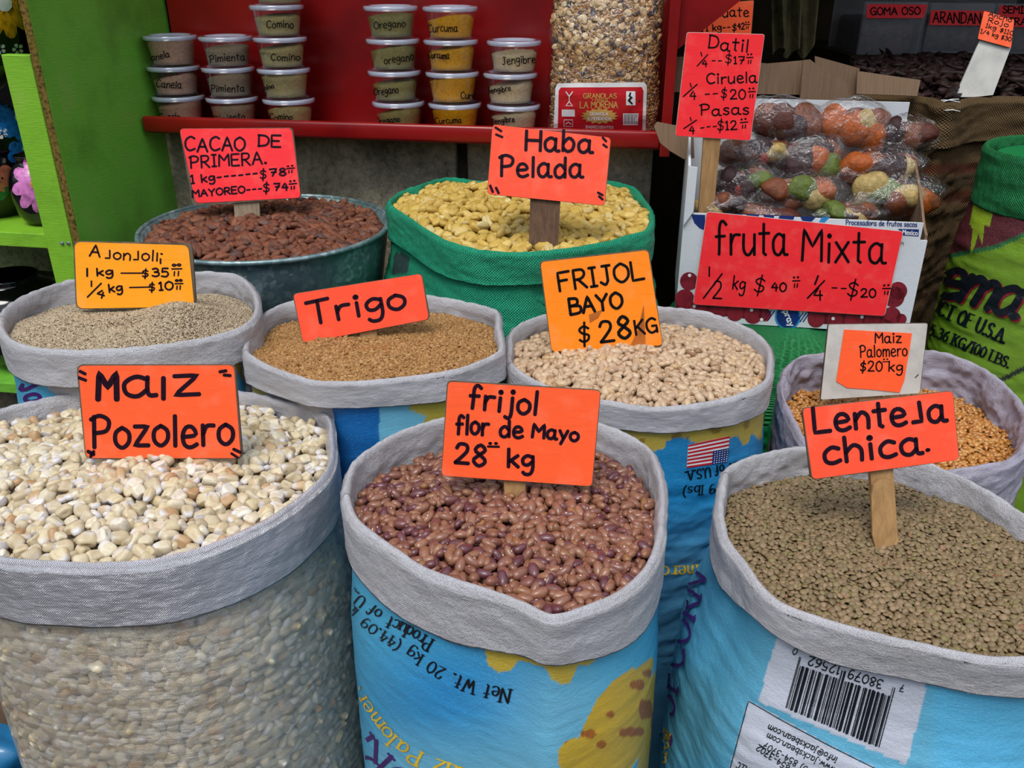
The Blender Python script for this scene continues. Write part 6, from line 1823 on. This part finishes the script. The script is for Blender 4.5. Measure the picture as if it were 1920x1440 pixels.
# ------------------------------------------------------------------ prints on the sacks
MB_ = bvh_map(world_bvh(sB['body']))
def pline(s, pts, h, w, **kw):
    """text along a bent baseline: split by character"""
    P = spline(np.array(pts, float), 60)
    L = np.concatenate([[0], np.cumsum(np.linalg.norm(np.diff(P, axis=0), axis=1))])
    wid = [glyph(c)[0] + 1.5 for c in s]; tot = sum(wid)
    hs = h if isinstance(h, (tuple, list)) else (h, h)
    x = 0; out = []
    for c, a in zip(s, wid):
        l0, l1 = x / tot * L[-1], (x + a * 0.80) / tot * L[-1]
        p0 = [np.interp(l0, L, P[:, k]) for k in (0, 1)]; p1 = [np.interp(l1, L, P[:, k]) for k in (0, 1)]
        hh = hs[0] + (hs[1] - hs[0]) * x / tot
        if c != ' ': out += text_strokes(c, *p0, *p1, hh, w * hh / hs[0], **kw)
        x += a
    return out
SER = dict(serif=True, contrast=0.38)
body = sB['body']
marks(body, 'net_weight_lettering', pline('Net Wt. 20 kg (44.09 lb', [(958, 1292), (905, 1280), (850, 1260), (788, 1224), (740, 1193), (706, 1172), (680, 1150), (657, 1128)], (27, 17), 4.5, **SER), MB_, MAT['print_black'])
marks(body, 'origin_lettering', pline('Product of U.S.A', [(814, 1199), (770, 1173), (727, 1152), (700, 1131), (675, 1112), (660, 1094), (652, 1074)], (25, 19), 4.2, **SER), MB_, MAT['print_black'])
marks(body, 'yellow_lettering', pline('Maiz Palomero', [(905, 1452), (860, 1436), (800, 1414), (752, 1386), (716, 1346), (688, 1306), (668, 1268)], (34, 18), 6.6, **SER), MB_, MAT['print_yellow'])
marks(body, 'purple_lettering', pline('POPCORN', [(1000, 1530), (880, 1500), (790, 1466), (728, 1412), (690, 1368), (668, 1330)], (70, 54), 11, **SER), MB_, MAT['print_purple'])
MC_ = bvh_map(world_bvh(sC['body']))
body = sC['body']
bars = []
A_, B2_ = np.array([1500., 1231.]), np.array([1678., 1289.])     # upper ends
C_, D_ = np.array([1474., 1326.]), np.array([1648., 1400.])      # lower ends
pat = [0, .012, .03, .055, .072, .10, .115, .14, .165, .18, .20, .235, .255, .27, .30, .315, .345, .36, .385, .41, .43, .445, .475, .50, .515, .54, .575, .59, .62, .65, .665, .70, .72, .735, .765, .80, .82, .85, .87, .90, .925, .94, .965, .98, 1.0]
wd = [3, 2, 2.4, 7, 2, 8, 3, 2, 6, 2, 3, 8, 2, 2, 4, 7, 3, 2, 6, 5, 2, 4, 7, 2, 3, 6, 9, 2, 5, 8, 2, 3, 6, 2, 7, 9, 3, 8, 2, 9, 3, 2, 6, 2, 3]
for i, (f, w) in enumerate(zip(pat, wd)):
    a = A_ + (B2_ - A_) * f; c = C_ + (D_ - C_) * f
    long = i in (0, 1, 21, 22, 43, 44)
    a = a + (c - a) * (0.0 if long else 0.16)
    bars.append((np.linspace(a, c, 14), np.full(14, w * 0.62)))
marks(body, 'barcode', bars, MC_, MAT['print_black'])
marks(body, 'barcode_digits', text_strokes('38079', 1657, 1275, 1594, 1254, 17, 2.4) + text_strokes('12562', 1577, 1248, 1519, 1229, 17, 2.4) + text_strokes('0', 1497, 1217, 1490, 1214, 12, 1.8) + text_strokes('7', 1697, 1284, 1690, 1282, 13, 1.8), MC_, MAT['print_black'])
marks(body, 'purple_lettering', pline('POPCORN', [(1262, 1392), (1274, 1300), (1296, 1200), (1318, 1120), (1332, 1078)], (44, 36), 8.5, slant=0.2, **SER), MC_, MAT['print_purple'], 0.0035)
marks(body, 'yellow_lettering', pline('Yellow', [(1246, 1450), (1252, 1410), (1262, 1372)], (26, 26), 5, slant=0.2, **SER), MC_, MAT['print_yellow'])
ad = [(np.vstack([np.linspace((1367, 1450), (1404, 1314), 16), np.linspace((1404, 1314), (1470, 1352), 8)[1:], np.linspace((1470, 1352), (1560, 1400), 10)[1:], np.linspace((1560, 1400), (1640, 1440), 8)[1:]]), np.full(39, 1.6))]
ad += text_strokes('info@jacksbean.com', 1571, 1420, 1443, 1358, 12, 1.8) + text_strokes('www.jacksbean.com', 1567, 1439, 1441, 1374, 12, 1.8) + text_strokes('(970) 854-3707', 1537, 1450, 1436, 1391, 12, 1.8) + text_strokes('(970) 854-3702', 1520, 1462, 1424, 1395, 12, 1.8) + text_strokes('Jacks Bean Co. LLC', 1470, 1474, 1386, 1428, 12, 1.8)
marks(body, 'address_lettering', ad, MC_, MAT['print_black'])
MD_ = bvh_map(world_bvh(sD['body']))
marks(sD['body'], 'purple_script', pline('Jack', [(36, 724), (50, 756), (48, 800)], (46, 40), 7, slant=0.1), MD_, MAT['print_purple'])
MF_ = bvh_map(world_bvh(sF['body']))
body = sF['body']
# the printed flag, upside down on the turned sack
fl0, fl1, fl2, fl3 = np.array([1290, 834.]), np.array([1368, 817.]), np.array([1363, 866.]), np.array([1287, 877.])   # TL TR BR BL as seen
bl_ = lambda u, v: fl0 * (1 - u) * (1 - v) + fl1 * u * (1 - v) + fl2 * u * v + fl3 * (1 - u) * v
fo = patches(body, 'flag_print', [np.array([bl_(u, v) for u, v in ((0, 0), (.5, 0), (1, 0), (1, .5), (1, 1), (.5, 1), (0, 1), (0, .5))])], MF_, MAT['print_white'], 6, 0.0006)
st = [np.array([bl_(0, v), bl_(.25, v), bl_(.5, v), bl_(.75, v), bl_(1, v), bl_(1, v + 1 / 13), bl_(.75, v + 1 / 13), bl_(.5, v + 1 / 13), bl_(.25, v + 1 / 13), bl_(0, v + 1 / 13)]) for v in [k * 2 / 13 for k in range(7)]]
patches(fo, 'red_stripes', st, MF_, MAT['print_red'], 10, 0.0010)
patches(fo, 'blue_canton', [np.array([bl_(u, v) for u, v in ((.62, .46), (1, .46), (1, 1), (.62, 1))])], MF_, MAT['print_blue'], 6, 0.0013)
marks(fo, 'white_stars', [(np.array([bl_(u, v), bl_(u + .012, v)]), np.full(2, 1.7)) for u in np.linspace(.66, .96, 6) for v in np.linspace(.52, .95, 6)], MF_, MAT['print_white'], 0.0017)
marks(body, 'origin_lettering', text_strokes('Product of U.S.A.', 1432, 856, 1284, 884, 18, 3.4, slant=0.15, **SER), MF_, MAT['print_black'])
marks(body, 'weight_lettering', text_strokes('(44.09 lbs)', 1400, 902, 1281, 913, 17, 3.2, slant=0.15, **SER)[::1], MF_, MAT['print_black'])
marks(body, 'yellow_lettering', text_strokes('Palomero', 1370, 1056, 1240, 1062, 24, 4, **SER), MF_, MAT['print_yellow'])

# ------------------------------------------------------------------ the heaps
def inner_poly(s, grow=0.0):
    return s['inner'] + s['N'] * grow
def bump_fn(cx, cy, r, h):
    return lambda x, y: h * np.exp(-(((x - cx) ** 2 + (y - cy) ** 2) / r ** 2))
def zfn(zr, front, back, y0, y1, mound, c, rad, seed, rough=0.004, more=()):
    wv = Waves(seed, 2, 0.05, 0.16, 14)
    def f(x, y):
        x = np.asarray(x, float); y = np.asarray(y, float)
        t = np.clip((y - y0) / (y1 - y0), 0, 1)
        z = zr + front + (back - front) * t + mound * np.clip(1 - ((x - c[0]) ** 2 + (y - c[1]) ** 2) / rad ** 2, 0, 1)
        z = z + rough * wv(np.stack([x.ravel(), y.ravel()], 1)).reshape(x.shape)
        for m in more: z = z + m(x, y)
        return z
    return f
def ext(s): return float(s['C'][:, 1].min()), float(s['C'][:, 1].max())

rims = [s['cuff'] for s in (sA, sB, sC, sD, sE, sF, sI, sH) if s['cuff'] is not None]
BLK = world_bvh(*(rims + OCC))

# hominy, with the kernels seen through the bag wall
y0, y1 = ext(sA)
fa = at_z((305, 880), Z_A)[0]
fA = zfn(Z_A, -0.016, -0.034, y0, y1, 0.018, sA['cen'], 0.24, 3, 0.005, (bump_fn(fa[0], fa[1] - 0.03, 0.085, 0.016),))
C, N, per = sA['C'], sA['N'], sA['per']
j = np.where((pix(np.column_stack([C[:, :2], C[:, 2] - 0.15]))[:, 0] > -60))[0]
tocam = ((CAM[:2] - C[:, :2]) * N).sum(1)
front_mask = (tocam > -0.12) & (pix(np.column_stack([C[:, :2], C[:, 2] - 0.1]))[:, 0] > -70)
g = 0.0018
totu = per[-1] + np.linalg.norm(C[0, :2] - C[-1, :2])
us = np.arange(0, totu, g); vs_ = np.arange(0, 0.74, g)
idx = np.interp(us, per, np.arange(len(per)))
fm = front_mask[np.clip(idx.round().astype(int), 0, len(per) - 1)]
mask = np.repeat(fm[None], len(vs_), 0)
pose, ID, H = deposit('hominy', mask, np.zeros(mask.shape), 0, 0, g, 7, nmax=8000, edge=(0.8, 0.15, 0.05, 0.0), stop=0.1, q=0.7)
pose = pose[(pose[:, 2] > -0.009)]
Rl = rot_from(pose[:, 3], pose[:, 4], pose[:, 5], pose[:, 6])
ii = np.interp(pose[:, 0], per, np.arange(len(per)))
Cx = np.stack([np.interp(ii, np.arange(len(C)), C[:, k]) for k in range(3)], 1)
Nx = np.stack([np.interp(ii, np.arange(len(C)), N[:, k]) for k in range(2)], 1); Nx /= np.linalg.norm(Nx, axis=1)[:, None]
dep = pose[:, 1] + 0.06
off = body_off(dep - 0.035, Z_A, 0.012) - 0.0085 + np.minimum(pose[:, 2], -0.001) - 0.62 * np.interp(pose[:, 0], per, sA['pen'])
Wp = np.column_stack([Cx[:, :2] + Nx * off[:, None], Cx[:, 2] - dep])
Tn = np.column_stack([-Nx[:, 1], Nx[:, 0], np.zeros(len(Nx))]); Nn = np.column_stack([Nx, np.zeros(len(Nx))]); Zn = np.cross(Nn, Tn)
Rw = np.stack([Tn, Zn, Nn], 2) @ Rl
ex = (np.column_stack([Wp, pose[:, 3:]]), Rw)
print('wall kernels', len(Wp))
pile('hominy', MAT['g_hominy'], inner_poly(sA, 0.002), fA, 1, 'hominy_kernel', 'cream white hominy corn kernel in the heap of the clear plastic sack', 'corn', 'hominy kernels in the clear sack',
     'hominy_kernels', 'mass of cream white hominy corn filling the clear plastic sack', BLK, extra=ex)
# opaque core of corn behind the wall kernels
n = len(C)
rows = np.linspace(0.05, Z_A - 0.002, 24)
V = np.array([np.column_stack([C[:, :2] + N * (-0.62 * sA['pen'][:, None]) + N * (float(body_off(r_ - 0.035, Z_A, 0.012)) - 0.0150), C[:, 2] - r_]) for r_ in rows]).reshape(-1, 3)
core = mk('corn_core', V, grid_faces(len(rows), n, True), MAT['g_hominy'], sA['root'], attrs={'gc': V * 30, 'rnd': np.full(len(V), 0.45)})
core['label'] = 'packed corn inside the bag'

y0, y1 = ext(sB)
fB = zfn(Z_B, -0.016, -0.058, y0, y1, 0.012, sB['cen'], 0.2, 4, 0.005)
pile('mayo', MAT['g_mayo'], inner_poly(sB, 0.002), fB, 2, 'mayo_bean', 'purple brown speckled bean in the heap of the front blue sack', 'bean', 'flor de mayo beans in the blue sack',
     'mayo_beans', 'mass of purple brown beans in the front blue sack', BLK)
y0, y1 = ext(sF)
ff = at_z((1100, 680), Z_F)[0]
fF = zfn(Z_F, -0.014, -0.040, y0, y1, 0.024, sF['cen'] + [0, -0.02], 0.20, 5, 0.004, (bump_fn(ff[0], ff[1] - 0.02, 0.05, 0.002),))
pile('bayo', MAT['g_bayo'], inner_poly(sF, 0.002), fF, 3, 'bayo_bean', 'pale beige bean in the heap of the sack with the printed flag', 'bean', 'bayo beans in the flag sack',
     'bayo_beans', 'mass of pale beige bayo beans in the sack with the printed flag', BLK)
y0, y1 = ext(sH)
fH = zfn(Z_H, -0.016, -0.020, y0, y1, 0.035, sH['cen'] + [-0.04, 0.0], 0.22, 6, 0.006)
pile('haba', MAT['g_haba'], inner_poly(sH, 0.002), fH, 4, 'fava_bean', 'yellow peeled fava bean in the heap of the emerald sack', 'bean', 'peeled fava beans in the emerald sack',
     'fava_beans', 'mass of yellow peeled fava beans in the emerald sack', BLK)
t = np.arange(64) * 2 * math.pi / 64
polyG = np.stack([CG[0] + (RG - 0.021) * np.cos(t), CG[1] + (RG - 0.021) * np.sin(t)], 1)
fG = zfn(ZG, -0.020, -0.014, CG[1] - RG, CG[1] + RG, 0.012, CG, 0.24, 7, 0.005)
pile('cacao', MAT['g_cacao'], polyG, fG, 5, 'cacao_bean', 'reddish brown cacao bean in the heap of the metal basin', 'cacao bean', 'cacao beans in the zinc basin',
     'cacao_beans', 'mass of reddish brown cacao beans in the metal basin', BLK)
y0, y1 = ext(sI)
fI = zfn(Z_I, -0.050, -0.085, y0, y1, 0.0, sI['cen'], 0.2, 8, 0.006)
pile('popcorn', MAT['g_popcorn'], inner_poly(sI, 0.004), fI, 6, 'popcorn_kernel', 'golden popcorn kernel in the heap of the crumpled white sack', 'corn', 'popcorn kernels in the crumpled sack',
     'popcorn_kernels', 'mass of golden popcorn kernels in the crumpled white sack', BLK, nmax=4500)
# lentils: as fine as rice
def seeds(kind, mat, s, height, seed, name, label, nmax, g_=None):
    poly = inner_poly(s, 0.003)
    g = g_ or KIND[kind][0] / 4.0
    lo, hi = poly.min(0), poly.max(0)
    xs = np.arange(lo[0], hi[0], g); ys = np.arange(lo[1], hi[1], g)
    X, Y = np.meshgrid(xs, ys); Q = np.stack([X.ravel(), Y.ravel()], 1)
    px = pix(np.column_stack([Q, np.full(len(Q), s['C'][:, 2].mean() - 0.03)]))
    mask = (in_poly(Q, poly) & (px[:, 0] > -30) & (px[:, 0] < 2200)).reshape(X.shape)
    T = height(X, Y)
    pose, ID, H = deposit(kind, mask, T, lo[0], lo[1], g, seed, nmax=nmax, edge=(0.9, 0, 0.04, 0.0), stop=0.3)
    Rm = rot_from(pose[:, 3], pose[:, 4], pose[:, 5], pose[:, 6])
    V, F, G, Qr = merged(kind, pose, Rm, np.random.default_rng(seed), 3, 2 if kind == 'lentil' else 1)
    st = 6
    bx, by, bz = X[::st, ::st], Y[::st, ::st], T[::st, ::st] - 1.6 * KIND[kind][2] - 0.001
    Vb = np.stack([bx, by, bz], -1).reshape(-1, 3); Fb = grid_faces(*bx.shape); Fb = Fb[in_poly(Vb[:, :2], poly)[Fb].all(axis=1)]
    F4 = np.concatenate([Fb[:, [0, 1, 2]], Fb[:, [0, 2, 3]]]) + len(V)
    o = mk(name, np.vstack([V, Vb]), np.concatenate([F, F4]), mat, attrs={'gc': np.vstack([G, np.zeros((len(Vb), 3))]), 'rnd': np.concatenate([Qr, np.full(len(Vb), 0.3)])})
    print('SEEDS', name, len(pose))
    return tag(o, label, 'lentils' if kind == 'lentil' else kind, None, 'stuff')
y0, y1 = ext(sC)
fl_ = at_z((1664, 1012), Z_C)[0]
fC = zfn(Z_C, -0.016, -0.050, y0, y1, 0.016, sC['cen'], 0.22, 9, 0.004, (bump_fn(fl_[0], fl_[1], 0.03, -0.010), bump_fn(fl_[0] - 0.06, fl_[1], 0.05, 0.006)))
seeds('lentil', MAT['g_lentil'], sC, fC, 7, 'lentils', 'brown green lentils filling the light blue barcode sack', 9000)
y0, y1 = ext(sE)
fw_ = at_z((690, 640), Z_E)[0]
fE = zfn(Z_E, -0.012, -0.040, y0, y1, 0.022, sE['cen'] + [0.02, -0.01], 0.2, 10, 0.003, (bump_fn(fw_[0], fw_[1], 0.03, -0.008),))
fine_pile('wheat', MAT['g_wheat'], inner_poly(sE, 0.003), fE, 8, 'wheat_grains', 'golden brown wheat grains filling the dark blue printed sack', 'wheat', 0.0036, 3)
y0, y1 = ext(sD)
fs_ = at_z((255, 600), Z_D)[0]; f2_ = at_z((340, 596), Z_D)[0]
fD = zfn(Z_D, -0.012, -0.050, y0, y1, 0.022, sD['cen'], 0.2, 11, 0.003, (bump_fn(fs_[0], fs_[1], 0.035, -0.022), bump_fn(f2_[0], f2_[1], 0.075, 0.034), bump_fn(f2_[0] - 0.2, f2_[1], 0.06, 0.010)))
fine_pile('sesame', MAT['g_sesame'], inner_poly(sD, 0.003), fD, 9, 'sesame_seeds', 'pale sesame seeds heaped in the leftmost white cuffed sack', 'sesame', 0.0025, 2)

# dried chillies in the burlap sack
MAT['chilli'] = plain('dried_chilli_skin', rgb(36, 18, 14), 0.6, 0.3, var=0.4, scale=30, bump=0.004, bscale=60)
rc = np.random.default_rng(31)
parts = []
poly = inner_poly(sLb, 0.0)
lo, hi = poly.min(0), poly.max(0)
cnt = 0
while cnt < 1500:
    q = rc.uniform(lo, hi)
    if not in_poly(q[None], poly)[0]: continue
    L = rc.uniform(0.03, 0.08); a = rc.uniform(0, 6.28); b_ = rc.normal() * 0.4
    d = np.array([math.cos(a), math.sin(a), b_ * 0.5]); z = Z_L - 0.004 + rc.uniform(-0.02, 0.03)
    t_ = np.linspace(-0.5, 0.5, 7)
    P = np.array([q[0], q[1], z]) + t_[:, None] * d * L + np.stack([0 * t_, 0 * t_, 0.02 * rc.normal() * (t_ ** 2)], 1)
    parts.append(tube_vf(P, 0.010 * np.array([.25, .8, 1, .9, .7, .4, .1]) * rc.uniform(0.7, 1.2), 6)); cnt += 1
V, F = join(parts)
tag(mk('dried_chillies', V, F, MAT['chilli']), 'dark dried ancho chillies heaped in the burlap sack', 'chillies', None, 'stuff')

for o in bpy.data.objects:
    if '_o' in o: del o['_o']
